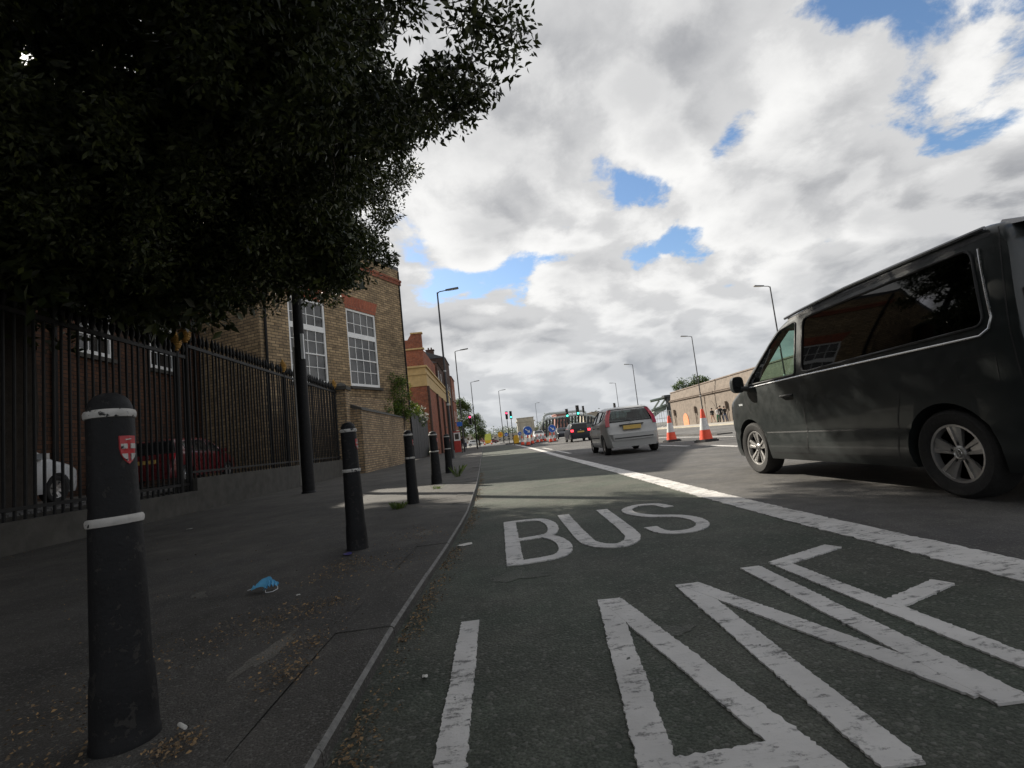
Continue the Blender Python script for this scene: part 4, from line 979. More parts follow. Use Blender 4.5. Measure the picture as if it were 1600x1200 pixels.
for s2 in (-1, 1):
    for pth in ([(1.50,1.165),(.30,1.185)], [(.30,1.185),(-1.90,1.20),(-1.965,1.24),(-1.985,1.32),(-1.90,1.84)]):
        m = MB(); m.tube([(x, s2*(vside(x, z)+.004), z) for x, z in dens_line(pth, .05)], .0085, 6); m.build('chrome_strip', MT['chrome'], van, 50)
    for pth in ([(.24,1.86),(.24,.60),(.28,.42),(.30,.30)], [(1.58,1.15),(1.52,.95),(1.40,.80)], [(-1.12,.86),(-1.05,.62),(-.98,.30)], [(1.02,.30),(-.98,.30)], [(-2.035,1.95),(-2.07,1.5),(-2.10,1.1),(-2.12,.80)]):
        m = MB(); surf_strip(vside, dens_line(pth), .005, .0015, s2, m); m.build('panel_gap', MT['plastic'], van)
    m = MB(); surf_strip(vside, dens_line([(1.10,.555),(-1.05,.555)]), .007, .0012, s2, m); m.build('swage_line', MT['plastic'], van)
    m = MB(); surf_strip(vside, dens_line([(.50,1.885),(-.2,1.915),(-1.98,1.925)], .1), .020, .002, s2, m); m.build('roof_channel', MT['plastic'], van)
    m = MB(); m.tube([(x, s2*(vside(x, z)+.012), z) for x, z in dens_line([(.55,1.915),(.25,1.94),(-.5,1.975),(-1.95,1.975)], .1)], .016, 6); m.build('roof_rail', MT['vanroof'], van, 50)
    m = MB(); m.tube([(x, s2*(vside(x, .98)+o_), .985) for x, o_ in ((.64,.0),(.61,.035),(.46,.035),(.42,.0))], .014, 8); m.build('door_handle', MT['plastic'], van, 50)
    m = MB(); q = [(1.74,.965),(1.62,.965),(1.62,.94),(1.73,.94)]; m.extrude([(x, s2*(vside(x, z)-.01), z) for x, z in q], (0, s2*.016, 0)); m.build('side_indicator', MT['lampclear'], van)
    # door mirror
    yb = vside(1.42, 1.16)
    m = MB(); m.tube([(1.40, s2*(yb-.03), 1.15), (1.43, s2*(yb+.10), 1.17)], [.045,.03], 8); mo = m.build('mirror_arm', MT['plastic'], van, 50)
    m = MB(); prof = [(1.0,0),(1.0,.03),(.96,.07),(.80,.115),(.5,.14),(.0,.15)]
    n = 20; b0 = len(m.v)
    for k_, (sc, dx) in enumerate(prof):
        for i in range(n):
            a = 2*math.pi*i/n; cx_, sz_ = math.cos(a), math.sin(a)
            px = math.copysign(abs(cx_)**.6, cx_)*.080*sc; pz_ = math.copysign(abs(sz_)**.6, sz_)*.125*sc
            m.v.append((1.42+dx, s2*(yb+.13+px), 1.225+pz_*.9))
    for k_ in range(len(prof)-1):
        for i in range(n): m.f.append((b0+k_*n+i, b0+k_*n+(i+1) % n, b0+(k_+1)*n+(i+1) % n, b0+(k_+1)*n+i)); m.mi.append(0)
    m.f.append(tuple(range(b0, b0+n))); m.mi.append(0)
    mm_ = m.build('door_mirror', MT['vanpaint'], van, 50)
    m = MB(); m.box(1.412,1.418,s2*(yb+.13)-.062,s2*(yb+.13)+.062,1.13,1.32); m.build('mirror_glass', MT['glass_dark'], mm_)
    # lamps
    m = MB(); q = [(2.235,.70),(2.235,.90),(2.06,.94),(2.10,.76)]; m.extrude([(x, s2*(vside(min(x,2.3), z)-.04), z) for x, z in q], (0, s2*.045, 0)); m.build('headlight', MT['lampclear'], van)
    m = MB(); m.extrude([(-2.175,s2*.85,.98),(-2.130,s2*.79,1.48),(-2.130,s2*.69,1.48),(-2.175,s2*.72,.98)], (-.020,0,0)); m.build('tail_light', MT['lampred'], van)
m = MB(); surf_strip(vside, dens_line([(-1.68,1.06),(-1.98,1.06),(-1.98,.86),(-1.68,.86),(-1.68,1.06)]), .003, .0018, 1, m); m.build('fuel_flap', MT['plastic'], van)
m = MB(); m.hexa([(-1.99,-.72,1.965),(-2.24,-.60,1.93),(-2.24,.60,1.93),(-1.99,.72,1.965),(-1.97,-.66,2.02),(-2.22,-.56,1.955),(-2.22,.56,1.955),(-1.97,.66,2.02)]); m.build('roof_spoiler', MT['vanroof'], van)
m = MB(); m.hexa([(-2.20,-.88,.36),(-2.30,-.80,.38),(-2.30,.80,.38),(-2.20,.88,.36),(-2.17,-.88,.70),(-2.27,-.80,.68),(-2.27,.80,.68),(-2.17,.88,.70)]); m.build('rear_bumper', MT['vanpaint'], van)
# raised roof skin of the camper top
m = MB(); RS = []
for k in range(15):
    x = .70-2.72*k/14; zz = vzt(x)+.028; hw = vside(x, vzt(x)-.06)-.075; RS.append((x, hw, zz))
for a, b in zip(RS, RS[1:]):
    for s0_, s1_ in ((-1,-.9),(-.9,-.5),(-.5,0),(0,.5),(.5,.9),(.9,1)):
        def q(p, s_): return (p[0], p[1]*s_, p[2]-.05*abs(s_)**6)
        m.face([q(a,s0_), q(a,s1_), q(b,s1_), q(b,s0_)])
for s2 in (-1, 1):
    for a, b in zip(RS, RS[1:]): m.face([(a[0],s2*a[1],a[2]-.05),(b[0],s2*b[1],b[2]-.05),(b[0],s2*b[1],b[2]-.13),(a[0],s2*a[1],a[2]-.13)])
m.build('roof_top', MT['vanroof'], van, 30)
# seats, dashboard, wheel inside
def seat(x, y_, parent, hgt=1.42):
    m = MB(); m.box(x-.25,x+.25,y_-.24,y_+.24,.60,.80); m.hexa([(x-.28,y_-.24,.80),(x-.14,y_-.24,.80),(x-.14,y_+.24,.80),(x-.28,y_+.24,.80),(x-.40,y_-.2,hgt),(x-.31,y_-.2,hgt),(x-.31,y_+.2,hgt),(x-.40,y_+.2,hgt)])
    m.hexa([(x-.42,y_-.12,hgt+.04),(x-.33,y_-.12,hgt+.04),(x-.33,y_+.12,hgt+.04),(x-.42,y_+.12,hgt+.04),(x-.45,y_-.1,hgt+.24),(x-.37,y_-.1,hgt+.24),(x-.37,y_+.1,hgt+.24),(x-.45,y_+.1,hgt+.24)])
    m.build('seat', MT['interior'], parent)
for yy in (-.42,.42): seat(.62, yy, van)
for yy in (-.45,0,.45): seat(-1.1, yy, van)
m = MB(); m.hexa([(1.40,-.8,.80),(1.02,-.8,.85),(1.02,.8,.85),(1.40,.8,.80),(1.46,-.8,1.14),(1.10,-.8,1.15),(1.10,.8,1.15),(1.46,.8,1.14)]); m.build('dashboard', MT['interior'], van)
m = MB(); m.tube([(.92+.05*math.sin(2*math.pi*k/20), -.42+.19*math.cos(2*math.pi*k/20), 1.14+.17*math.sin(2*math.pi*k/20)) for k in range(20)], .016, 6, closed=True); m.build('steering_wheel', MT['plastic'], van, 50)
van.location = (3.568+.955-.02, 6.84-1.5, 0); van.rotation_euler = (0, 0, rad(90))

# ---- silver hatchback
HATCH = dict(top=[(1.98,.50),(1.95,.66),(1.80,.76),(1.45,.87),(1.12,.95),(.85,1.10),(.45,1.34),(.20,1.435),(-.35,1.475),(-.95,1.46),(-1.42,1.415),(-1.52,1.36),(-1.70,1.00),(-1.78,.88),(-1.83,.70),(-1.88,.62),(-1.91,.50)],
             belt=[(-2,.98),(-1,.95),(.8,.88),(2,.78)],
             plan=[(-1.91,.80),(-1.82,.885),(-1.6,.96),(-1.1,1.0),(.9,1.0),(1.4,.975),(1.75,.90),(1.98,.68)],
             W=.84, zb=.22, inset=.25, zr=1.475, r=.12, sill=.36, R=.295, rimR=.185, tw=.185, arch=.345, axles=(1.20,-1.27), spokes=7, style='single',
             cabin=(.78,-1.52),
             side_glass=[('front_door_window', [(.72,.97),(.05,.985),(.05,1.37),(.22,1.36),(.48,1.22)], .03, 2, 'glass_car'),
                         ('rear_door_window', [(-.02,.99),(-.80,1.02),(-.86,1.35),(-.02,1.385)], .04, 2, 'glass_car'),
                         ('quarter_window', [(-.90,1.03),(-1.28,1.10),(-1.28,1.30),(-.94,1.345)], .04, 2, 'glass_car')],
             end_glass=[('windscreen', (.84,.26), .96, 'glass_car'), ('rear_window', (-1.515,-1.71), 1.06, 'glass_rear')])
hc, hzt, hwx, hside = build_car('hatchback_car', HATCH, 'silver')
tag(hc, 'silver hatchback with tall red tail lights ahead of the grey van', 'car')
for s2 in (-1, 1):
    m = MB(); Pq = []
    for x, hh in ((-1.46,1.365),(-1.57,1.22),(-1.66,1.06),(-1.745,.86)): Pq.append((x-.035, hside(x, hh), hh))
    rows_ = [[(p[0]+.12, s2*(p[1]+.008), p[2]+.01), (p[0]-.0, s2*(p[1]+.006), p[2]), (p[0]-.030, s2*(p[1]-.045-.02*i), p[2]), (p[0]-.03, s2*(p[1]-.11), p[2])] for i, p in enumerate(Pq)]
    for a, b in zip(rows_, rows_[1:]):
        for i in range(3): m.face([a[i], a[i+1], b[i+1], b[i]])
    m.build('tail_light', MT['lampred'], hc, 60)
    m = MB(); m.box(.66,.80,s2*.86-.05,s2*.86+.13 if s2 > 0 else s2*.86+.05,.93,1.05) if s2 > 0 else m.box(.66,.80,-.99,-.81,.93,1.05); m.build('door_mirror', MT['silver'], hc)
    for xx in (.02,-.86):
        m = MB(); m.tube([(xx+.20, s2*(hside(xx, .84)+.004), .84), (xx+.19, s2*(hside(xx, .84)+.03), .84), (xx+.05, s2*(hside(xx, .84)+.03), .845), (xx+.04, s2*(hside(xx, .84)+.004), .845)], .013, 6); m.build('door_handle', MT['plastic'], hc, 50)
    m = MB(); surf_strip(hside, dens_line([(.80,.52),(-.82,.53)]), .022, .006, s2, m); m.build('rub_strip', MT['plastic'], hc)
    for pth in ([(.02,.97),(.02,.40),(.0,.30)], [(.90,.92),(.86,.60),(.80,.32)], [(-.86,1.0),(-.92,.8),(-.98,.66)]):
        m = MB(); surf_strip(hside, dens_line(pth), .004, .002, s2, m); m.build('panel_gap', MT['plastic'], hc)
m = MB(); m.box(-1.885,-1.865,-.27,.27,.735,.855); m.build('number_plate', MT['plate'], hc)
m = MB(); m.box(-1.862,-1.80,-.36,.36,.862,.895); m.build('plate_recess', MT['plastic'], hc)
m = MB(); m.hexa([(-1.86,-.72,.42),(-1.955,-.60,.43),(-1.955,.60,.43),(-1.86,.72,.42),(-1.84,-.73,.62),(-1.945,-.62,.615),(-1.945,.62,.615),(-1.84,.73,.62)]); m.build('rear_bumper', MT['silver'], hc)
m = MB(); m.box(-1.968,-1.952,-.58,.58,.475,.505); m.build('bumper_strip', MT['plastic'], hc)
m = MB(); m.tube([(-1.812+.0*k, .055*math.cos(2*math.pi*k/16), .925+.022*math.sin(2*math.pi*k/16)) for k in range(16)], .007, 5, closed=True); m.build('badge', MT['chrome'], hc)
m = MB(); m.tube([(-1.795,-.02,1.0),(-1.78,.30,1.04)], .010, 5); m.build('rear_wiper', MT['plastic'], hc)
m = MB(); m.lathe([(.001,-.10),(.028,-.10),(.028,.10),(.001,.10)], 10, (-1.80,.35,.30), 'y'); m.build('exhaust', MT['rimdark'], hc)
for yy in (-.38,.38): seat(.25, yy, hc, 1.05)
m = MB(); m.box(-.95,-.82,-.6,.6,.6,1.0); m.build('rear_seat', MT['interior'], hc)
hc.location = (4.36, 15.75+1.27, 0); hc.rotation_euler = (0, 0, rad(90-3))

# ---- navy hatchback, plus the small far and half hidden cars
NAVY = dict(HATCH); NAVY['side_glass'] = [(a, b, c, d, 'glass_dark') for a, b, c, d, e in HATCH['side_glass']]; NAVY['end_glass'] = [(a, b, c, 'glass_dark') for a, b, c, d in HATCH['end_glass']]
def small_car(name, paint, lab, loc, rz, brake=False, sx_=1.0):
    o, zt_, wx_, sd_ = build_car(name, NAVY, paint, hollow=False)
    for s2 in (-1, 1):
        m = MB(); y_ = .66*s2; m.box(-1.86,-1.74,y_-.10,y_+.10,.78,.95); m.build('tail_light', MT['brake' if brake else 'lampred'], o)
        m = MB(); m.hexa([(1.93,s2*.42,.60),(1.78,s2*.72,.60),(1.70,s2*.70,.60),(1.80,s2*.40,.60),(1.88,s2*.42,.70),(1.70,s2*.71,.74),(1.62,s2*.69,.74),(1.74,s2*.40,.72)]); m.build('headlight', MT['lampclear'], o)
        m = MB(); m.box(.66,.80,s2*.90-.08,s2*.90+.08,.93,1.05); m.build('door_mirror', MT[paint], o)
    m = MB(); m.box(-1.885,-1.865,-.26,.26,.70,.81); m.build('number_plate', MT['plate'], o)
    m = MB(); m.lathe([(.001,-.01),(.04,-.01),(.04,.01)], 12, (0,0,0), 'y'); b = m.build('badge', MT['chrome'], o); b.location = (-1.835,0,.90); b.rotation_euler = (0,0,rad(90))
    o.location = loc; o.rotation_euler = (0, 0, rad(rz)); o.scale = (sx_, sx_, sx_)
    tag(o, lab, 'car', 'other cars'); return o
small_car('hatchback_car', 'navy', 'dark navy hatchback with lit red tail lights ahead of the silver car', (7.25, 42.6, 0), 90, True, 1.04)
small_car('parked_car', 'maroon', 'dark red car parked behind the iron railings', (-11.9, 20.4, CZ), 90, False, 1.16)
small_car('parked_car', 'carwhite', 'white car nose behind the railings at the far left', (-10.9, 11.0, CZ), 90, False, 1.08)
small_car('distant_car', 'silver', 'grey car facing the camera behind the left arrow sign', (7.9, 84, 0), -90, False, 1.12)
small_car('distant_car', 'navy', 'dark car facing the camera behind the right arrow sign', (10.4, 74, 0), -90, False, 1.1)
small_car('distant_car', 'maroon', 'distant dark red car crossing beyond the traffic island', (.2, 150, 0), 10, False, 1.0)
small_car('distant_car', 'carwhite', 'distant white car at the left edge of the junction', (-4.0, 128, 0), 5, False, 1.0)
# ------------------------------------------------------------------ traffic signals
def signal(lab, x, y_, zc_, lit, z0=.0, face=-1, hx=0.0, size=1.0):
    root = empty('traffic_signal', (x, y_, z0)); tag(root, lab, 'traffic light', 'traffic signals at the junction')
    m = MB(); m.tube([(0,0,0),(0,0,zc_-z0+.5*size)], .057, 10); m.build('pole', MT['iron'], root, 40)
    hz = zc_-z0; s = size
    if hx: 
        m = MB(); m.tube([(0,0,hz-.3),(hx,0,hz-.3)], .03, 6); m.tube([(0,0,hz+.3),(hx,0,hz+.3)], .03, 6); m.build('bracket', MT['iron'], root)
    yb = .0 if face < 0 else .0
    m = MB(); m.box(hx-.20*s,hx+.20*s,-.16,-.09,hz-.62*s,hz+.62*s); m.build('backing_board', MT['plastic'], root)
    m = MB(); m.box(hx-.14*s,hx+.14*s,-.30,-.162,hz-.5*s,hz+.5*s); h = m.build('head', MT['plastic'], root)
    if face < 0:
        e = .018; q = MB(); 
        for a in ((hx-.2*s,hx+.2*s,hz+.6*s,hz+.62*s),(hx-.2*s,hx+.2*s,hz-.62*s,hz-.6*s),(hx-.2*s,hx-.18*s,hz-.6*s,hz+.6*s),(hx+.18*s,hx+.2*s,hz-.6*s,hz+.6*s)): q.box(a[0],a[1],-.166,-.161,a[2],a[3])
        q.build('board_edge', MT['signwhite'], root)
        for k, (nm, dz) in enumerate((('red',.33),('amber',0),('green',-.33))):
            mt = MT['lightred'] if (lit == 'red' and nm == 'red') else MT['lightgreen'] if (lit == 'green' and nm == 'green') else MT['lensoff']
            m = MB(); m.lathe([(.001,-.335),(.07*s,-.33),(.105*s,-.31),(.11*s,-.298)], 18, (hx,0,hz+dz*s), 'y'); m.build('lens', mt, h, 50)
            m = MB(); n = 12
            for i in range(n):
                a0, a1 = math.pi*i/n, math.pi*(i+1)/n; r = .125*s
                m.face([(hx+r*math.cos(a0),-.30,hz+dz*s+r*math.sin(a0)),(hx+r*math.cos(a1),-.30,hz+dz*s+r*math.sin(a1)),(hx+r*math.cos(a1),-.46,hz+dz*s+r*math.sin(a1)),(hx+r*math.cos(a0),-.46,hz+dz*s+r*math.sin(a0))])
            m.build('visor', MT['plastic'], h)
    m = MB(); m.lathe([(.04,0),(.05,.03),(.03,.1),(.0,.12)], 8, (0,0,hz+.5*s)); m.build('pole_cap', MT['iron'], root)
    return root
def atp(px, py, Y): p = at(px, py, Y); return p.x, p.z
x, z = atp(742, 655, 60); signal('red traffic light at the left kerb before the street tree', x, 60, z, 'red', PZ*.5, hx=-.55, size=.92)
x, z = atp(791.5, 649, 84); signal('red traffic light on the traffic island', x, 84, z, 'red', .12, size=1.05)
x, z = atp(798, 648.5, 82.5); signal('green traffic light beside the red one on the island', x, 82.5, z, 'green', .12, size=1.05)
x, z = atp(885.5, 646, 72); signal('green traffic light left of the navy car roof', x, 72, z, 'green', 0, size=1.05)
x, z = atp(902, 641.5, 62); signal('taller green traffic light above the navy car', x, 62, z, 'green', 0, size=1.05)
x, z = atp(911, 639.5, 88); signal('dark back of a traffic light just right of the green ones', x, 88, z, None, 0, size=.95)
x, z = atp(960, 635.5, 80); signal('dark back of a traffic light above the silver car roof', x, 80, z, None, 0, size=.95)

# ------------------------------------------------------------------ cones
def make_cone():
    root = empty('traffic_cone')
    m = MB(); m.box(-.30,.30,-.26,.26,0,.05); m.box(-.26,.26,-.22,.22,.05,.075); m.build('base', MT['plastic'], root)
    def ring(name, z0, z1, mat, e=0.0):
        f = lambda z: .215-(.215-.045)*(z-.07)/.93
        m = MB(); m.lathe([(f(z0)+e,z0),(f(z1)+e,z1)], 24); return m.build(name, mat, root, 60)
    ring('skirt', .07, .36, MT['conered']); ring('sleeve', .36, .72, MT['conewhite'], .003)
    m = MB(); f = lambda z: .215-(.17)*(z-.07)/.93; m.lathe([(f(.72),.72),(f(.98),.98),(.042,1.0),(.030,1.0),(.028,.95)], 24); m.build('tip', MT['conered'], root, 50)
    return root
cone = make_cone(); first = True
def put_cone(x, y_, lab, s=1.0, rz=0):
    global first
    o = cone if first else copy_tree(cone); first = False
    o.location = (x, y_, .004); o.scale = (s*.9, s*.9, s); o.rotation_euler = (0, 0, rad(rz)); tag(o, lab, 'traffic cone', 'traffic cones along the roadworks')
put_cone(7.36, 20.6, 'orange and white cone right behind the silver car', 1.06, 8)
put_cone(7.38, 17.3, 'larger orange and white cone nearest the grey van', 1.13, 20)
CN = [(816.5,692,53,'cone at the left foot of the nearer arrow sign'),(826,696,48.0,'cone directly in front of the nearer arrow sign'),(832,690,55,'cone at the right foot of the nearer arrow sign'),
      (840,688,62,'cone just left of the four between the arrow signs'),(846,688,63,'second cone between the two arrow signs'),(852,688,64,'third cone between the two arrow signs'),
      (861,690,52.5,'cone under the farther arrow sign'),(867,690,54,'cone at the right foot of the farther arrow sign'),(757,690,120,'distant cone left of the yellow green board'),(768,690,120,'distant cone right of the yellow green board')]
for px, py, Y, lab in CN:
    p = at(px, py, Y); put_cone(p.x, Y, lab, 1.0, random.uniform(0, 90))

# ------------------------------------------------------------------ signs
def round_sign(name, lab, px, py, Y, diam, face_mat, arrow=None, post=True, tilt=0.0, cat='road sign'):
    p = at(px, py, Y); r = diam/2; root = empty(name, (p.x, Y, .0)); tag(root, lab, cat, 'round signs at the roadworks')
    m = MB(); m.lathe([(.001,-.012),(r,-.012),(r,.012),(.001,.012)], 36, (0,0,p.z), 'y'); f = m.build('face', face_mat, root, 30)
    m = MB(); m.lathe([(r*.93,-.0145),(r*.985,-.0145)], 36, (0,0,p.z), 'y', False); m.build('rim', MT['signwhite'] if arrow else MT['signorange'], f)
    if arrow is not None:
        a = rad(arrow); ca, sa = math.cos(a), math.sin(a)
        pts = [(-.62,-.10),(.15,-.10),(.15,-.36),(.68,0),(.15,.36),(.15,.10),(-.62,.10)]
        m = MB(); m.face([((u*ca-v*sa)*r,-.017,p.z+(u*sa+v*ca)*r) for u, v in pts]); m.build('arrow', MT['signwhite'], f)
    else:
        m = MB(); m.lathe([(.001,-.016),(r*.45,-.016)], 20, (0,0,p.z), 'y', False); m.build('roundel', MT['signorange'], f)
    if post:
        m = MB(); m.box(-.03,.03,.014,.05,0,p.z+.3); m.build('post', MT['galv'], root)
        m = MB(); m.tube([(-.3,.25,.0),(0,.03,p.z*.8),(.3,.25,.0)], .02, 6); m.box(-.35,.35,-.05,.35,0,.08); m.build('stand', MT['steeldark'], root)
round_sign('arrow_sign', 'blue arrow sign above the nearer group of cones', 824.5, 673, 49.5, .92, MT['signblue'], -38)
round_sign('arrow_sign', 'blue arrow sign next to the navy car', 862.5, 669.5, 53.5, .84, MT['signblue'], -38)
round_sign('arrow_sign', 'small far blue arrow sign right of the yellow roundel', 791, 679, 100, .72, MT['signblue'], -38)
round_sign('arrow_sign', 'small blue arrow sign between yellow bollard and nearer arrow sign', 812, 677.5, 72, .55, MT['signblue'], -38)
round_sign('roundel_sign', 'yellow sign with orange centre beyond the island', 782, 679, 104, 1.15, MT['signyellow'])
p = at(806.5, 686, 66); yb = empty('keep_left_bollard', (p.x, 66, .0)); tag(yb, 'yellow bollard on the road at the tip of the island', 'traffic bollard')
m = MB(); m.extrude([(-.30,-.10,.15),(.30,-.10,.15),(.36,-.10,.6),(.30,-.10,1.05),(.12,-.10,1.22),(-.12,-.10,1.22),(-.30,-.10,1.05),(-.36,-.10,.6)], (0,.2,0)); m.build('shell', MT['signyellow'], yb, 30)
m = MB(); m.box(-.36,.36,-.18,.18,0,.15); m.build('foot', MT['plastic'], yb)
p = at(762, 681, 125); yg = empty('notice_board', (p.x, 125, 0)); tag(yg, 'yellow green works board between two distant cones', 'sign')
m = MB(); m.box(-.8,.8,-.03,.03,.9,2.6); m.build('panel', MT['signlime'], yg); m = MB(); m.box(-.7,-.62,.032,.09,0,2.5); m.box(.62,.7,.032,.09,0,2.5); m.build('legs', MT['galv'], yg)
m = MB(); m.box(-.78,.78,-.036,-.031,.3,1.0); m.build('lower_panel', MT['signyellow'], yg)
bs = empty('blue_street_sign', (-2.5, 46, PZ)); p = at(718, 663, 46); bs.location.x = p.x; tag(bs, 'small blue sign on a thin post left of the red traffic light', 'sign')
m = MB(); m.tube([(0,0,0),(0,0,p.z+.2)], .03, 8); m.build('post', MT['iron'], bs); m = MB(); m.box(-.24,.24,-.05,-.032,p.z-.22,p.z+.16); m.build('panel', MT['signblue'], bs)
rbx = empty('red_cabinet', (at(715, 692, 52).x, 52, PZ)); tag(rbx, 'red and white cabinet on the pavement by the brick building', 'cabinet')
m = MB(); m.box(-.32,.32,-.25,.25,0,1.15); m.build('lower_box', MT['redboard'], rbx); m = MB(); m.box(-.30,.30,-.23,.23,1.152,2.0); m.build('upper_box', MT['bright_white'], rbx); m = MB(); m.box(-.36,.36,-.29,.29,2.002,2.1); m.build('cap', MT['redboard'], rbx)
m = MB(); m.box(-.2,.2,-.245,-.235,1.3,1.85); m.build('notice', MT['concrete'], rbx)

# ------------------------------------------------------------------ stone wall on the right
WXR = 25.5
sw = empty('stone_wall', (WXR, 45, .1)); tag(sw, 'long sunlit stone wall with blind arches across the road', 'wall')
m = MB(); m.box(WXR,WXR+1.2,14,70,.05,3.45); wpar(m.build('lower_wall', MT['wallstone']), sw)
m = MB(); m.hexa([(WXR+.05,14,3.75),(WXR+1.2,14,3.75),(WXR+1.2,70,3.62),(WXR+.05,70,3.62),(WXR+.22,14,5.35),(WXR+1.1,14,5.35),(WXR+1.1,70,4.66),(WXR+.22,70,4.66)]); wpar(m.build('parapet', MT['wallstone']), sw)
m = MB(); m.box(WXR-.16,WXR+1.25,13.9,70.1,3.452,3.53); m.box(WXR-.07,WXR+1.2,13.95,70.05,3.532,3.60); wpar(m.build('string_course', MT['wallstone_dark']), sw)
m = MB(); m.box(WXR-.12,WXR+1.22,13.92,70.08,3.602,3.66); wpar(m.build('string_course', MT['wallstone_dark']), sw)
m = MB(); m.hexa([(WXR+.14,13.9,5.352),(WXR+1.15,13.9,5.352),(WXR+1.15,70.1,4.662),(WXR+.14,70.1,4.662),(WXR+.18,13.9,5.48),(WXR+1.12,13.9,5.48),(WXR+1.12,70.1,4.79),(WXR+.18,70.1,4.79)]); wpar(m.build('coping', MT['wallstone_dark']), sw)
def arch(yc, hw, zs, mat, name, out=.05):
    pts = [(yc-hw,.1)]+[(yc-hw*math.cos(math.pi*k/14), zs+hw*math.sin(math.pi*k/14)) for k in range(15)]+[(yc+hw,.1)]
    m = MB(); m.extrude([(WXR-out, y_, z) for y_, z in pts], (out+.05,0,0)); return wpar(m.build(name, mat), sw)
arch(57.5, 1.6, 1.1, MT['archstone'], 'blind_arch', .035); arch(49.5, 1.6, 1.1, MT['archstone'], 'blind_arch', .035); arch(41.5, 1.6, 1.1, MT['archstone'], 'blind_arch', .035)
arch(65.0, .85, .75, MT['orange'], 'orange_panel', .06)
for yy in (53.2, 61.5, 68.6, 45.4):
    m = MB(); m.tube([(WXR-.12,yy,.1),(WXR-.12,yy,2.0)], .05, 6); m.box(WXR-.28,WXR-.04,yy-.12,yy+.12,1.5,2.3); wpar(m.build('drainpipe', MT['wallstone_dark']), sw)
m = MB(); m.tube([(WXR-.03,58.6,.1),(WXR-.03,58.6,3.4)], .04, 6); wpar(m.build('downpipe', MT['wallstone_dark']), sw)

# ------------------------------------------------------------------ steel bridge and buildings in the distance
def strut(mb, a, b, w_): 
    mb.tube([a, b], w_, 4)
# stone portal tower
p0 = at(811, 692, 160); p1 = at(833, 652, 160); tw = empty('stone_tower', ((p0.x+p1.x)/2, 160, 0)); tag(tw, 'pale stone bridge portal with an arch, beyond the arrow signs', 'tower')
hw = (p1.x-p0.x)/2; H = p1.z
m = MB(); q = hw*.36
pts = [(-hw,0),(-q,0)]+[(-q*math.cos(math.pi*k/10), H*.48+q*math.sin(math.pi*k/10)) for k in range(11)]+[(q,0),(hw,0),(hw,H*.82),(-hw,H*.82)]
m.extrude([(x, -1.2, z) for x, z in pts], (0,2.4,0)); m.build('arch_wall', MT['palestone'], tw)
m = MB(); m.box(-hw*1.14,hw*1.14,-1.4,1.4,H*.822,H*.87); m.box(-hw*.98,hw*.98,-1.2,1.2,H*.872,H*1.0); m.box(-hw*1.05,hw*1.05,-1.3,1.3,H*1.002,H*1.03); m.build('cornice', MT['palestone'], tw)
for s2 in (-1, 1):
    m = MB(); m.box(s2*hw*.82-.25,s2*hw*.82+.25,-1.45,-1.2,0,H*.81); m.build('pilaster', MT['palestone'], tw)
# girder bridge with upright posts
br = empty('girder_bridge', at(880, 690, 150)); br.location.z = 0; tag(br, 'grey steel girder bridge with upright posts beyond the junction', 'bridge')
def bz(px): return lerp_tab([(833,692),(841,676),(848,659),(854,655),(880,651),(905,648),(925,650),(945,660)], px)
STEPS = list(range(834, 946, 5))
TOPL = [at(px, bz(px), 150) for px in STEPS]; BOT = [at(px, 687-(px-834)*.10, 150) for px in STEPS]
for nm, L_, r_ in (('top_chord', TOPL, .34), ('bottom_chord', BOT, .30)):
    m = MB(); m.tube(L_, r_, 6); wpar(m.build(nm, MT['steel'], smooth=40), br)
UP = [at(px, y_, 156) for px, y_ in ((850,651),(853,648),(858,646.5),(870,645.5),(890,643.5),(910,642),(914,644))]
m = MB(); m.tube([at(848, 662, 156)]+UP+[at(918, 656, 156)], .40, 6); wpar(m.build('far_chord', MT['steel'], smooth=40), br)
for i, (a, b) in enumerate(zip(TOPL, BOT)):
    if (a-b).length < .6: continue
    m = MB(); m.tube([a, b], .30, 4); wpar(m.build('upright', MT['steeldark']), br)
    if i+1 < len(TOPL) and i % 2:
        m = MB(); m.tube([TOPL[i+1], BOT[i+1]+Vector((0,1,0))], .14, 4); wpar(m.build('light_upright', MT['steel']), br)
# buildings beyond
def far_block(name, lab, x0, x1, ytop, Y, mat, rows=2, cols=5, roof=None, base=692):
    a = at(x0, ytop, Y); b = at(x1, ytop, Y); H = (a.z+b.z)/2; x0w, x1w = a.x, b.x; t = empty(name, ((x0w+x1w)/2, Y, 0)); tag(t, lab, 'building', 'distant buildings')
    wd = (x1w-x0w)/cols; hh = H/(rows+.6)
    ops = [(c*wd+wd*.25, c*wd+wd*.75, r*hh+hh*.5, r*hh+hh*1.05) for c in range(cols) for r in range(rows)]
    m = MB(); facade(m, (x0w, Y), (1,0), x1w-x0w, 0, H, ops, .25); m.face([(x1w,Y,0),(x1w,Y+12,0),(x1w,Y+12,H),(x1w,Y,H)]); m.face([(x0w,Y+12,0),(x0w,Y,0),(x0w,Y,H),(x0w,Y+12,H)])
    wpar(m.build('wall', mat, recalc=False), t)
    m = MB()
    if roof == 'gable': m.extrude([(x0w-.2,Y-.3,H),(x1w+.2,Y-.3,H),((x0w+x1w)/2,Y-.3,H+(x1w-x0w)*.3)], (0,12.6,0))
    else: m.box(x0w-.2,x1w+.2,Y-.2,Y+12.2,H,H+.4)
    wpar(m.build('roof', MT['slate'] if roof else mat), t)
    for o in ops:
        m = MB(); fbox(m, (x0w, Y), (1,0), *o, -.20, -.15); wpar(m.build('window', MT['wpane']), t)
far_block('distant_building', 'red patched hoarding building behind the steel bridge', 869, 888, 647, 175, MT['hoard'], 4, 4)
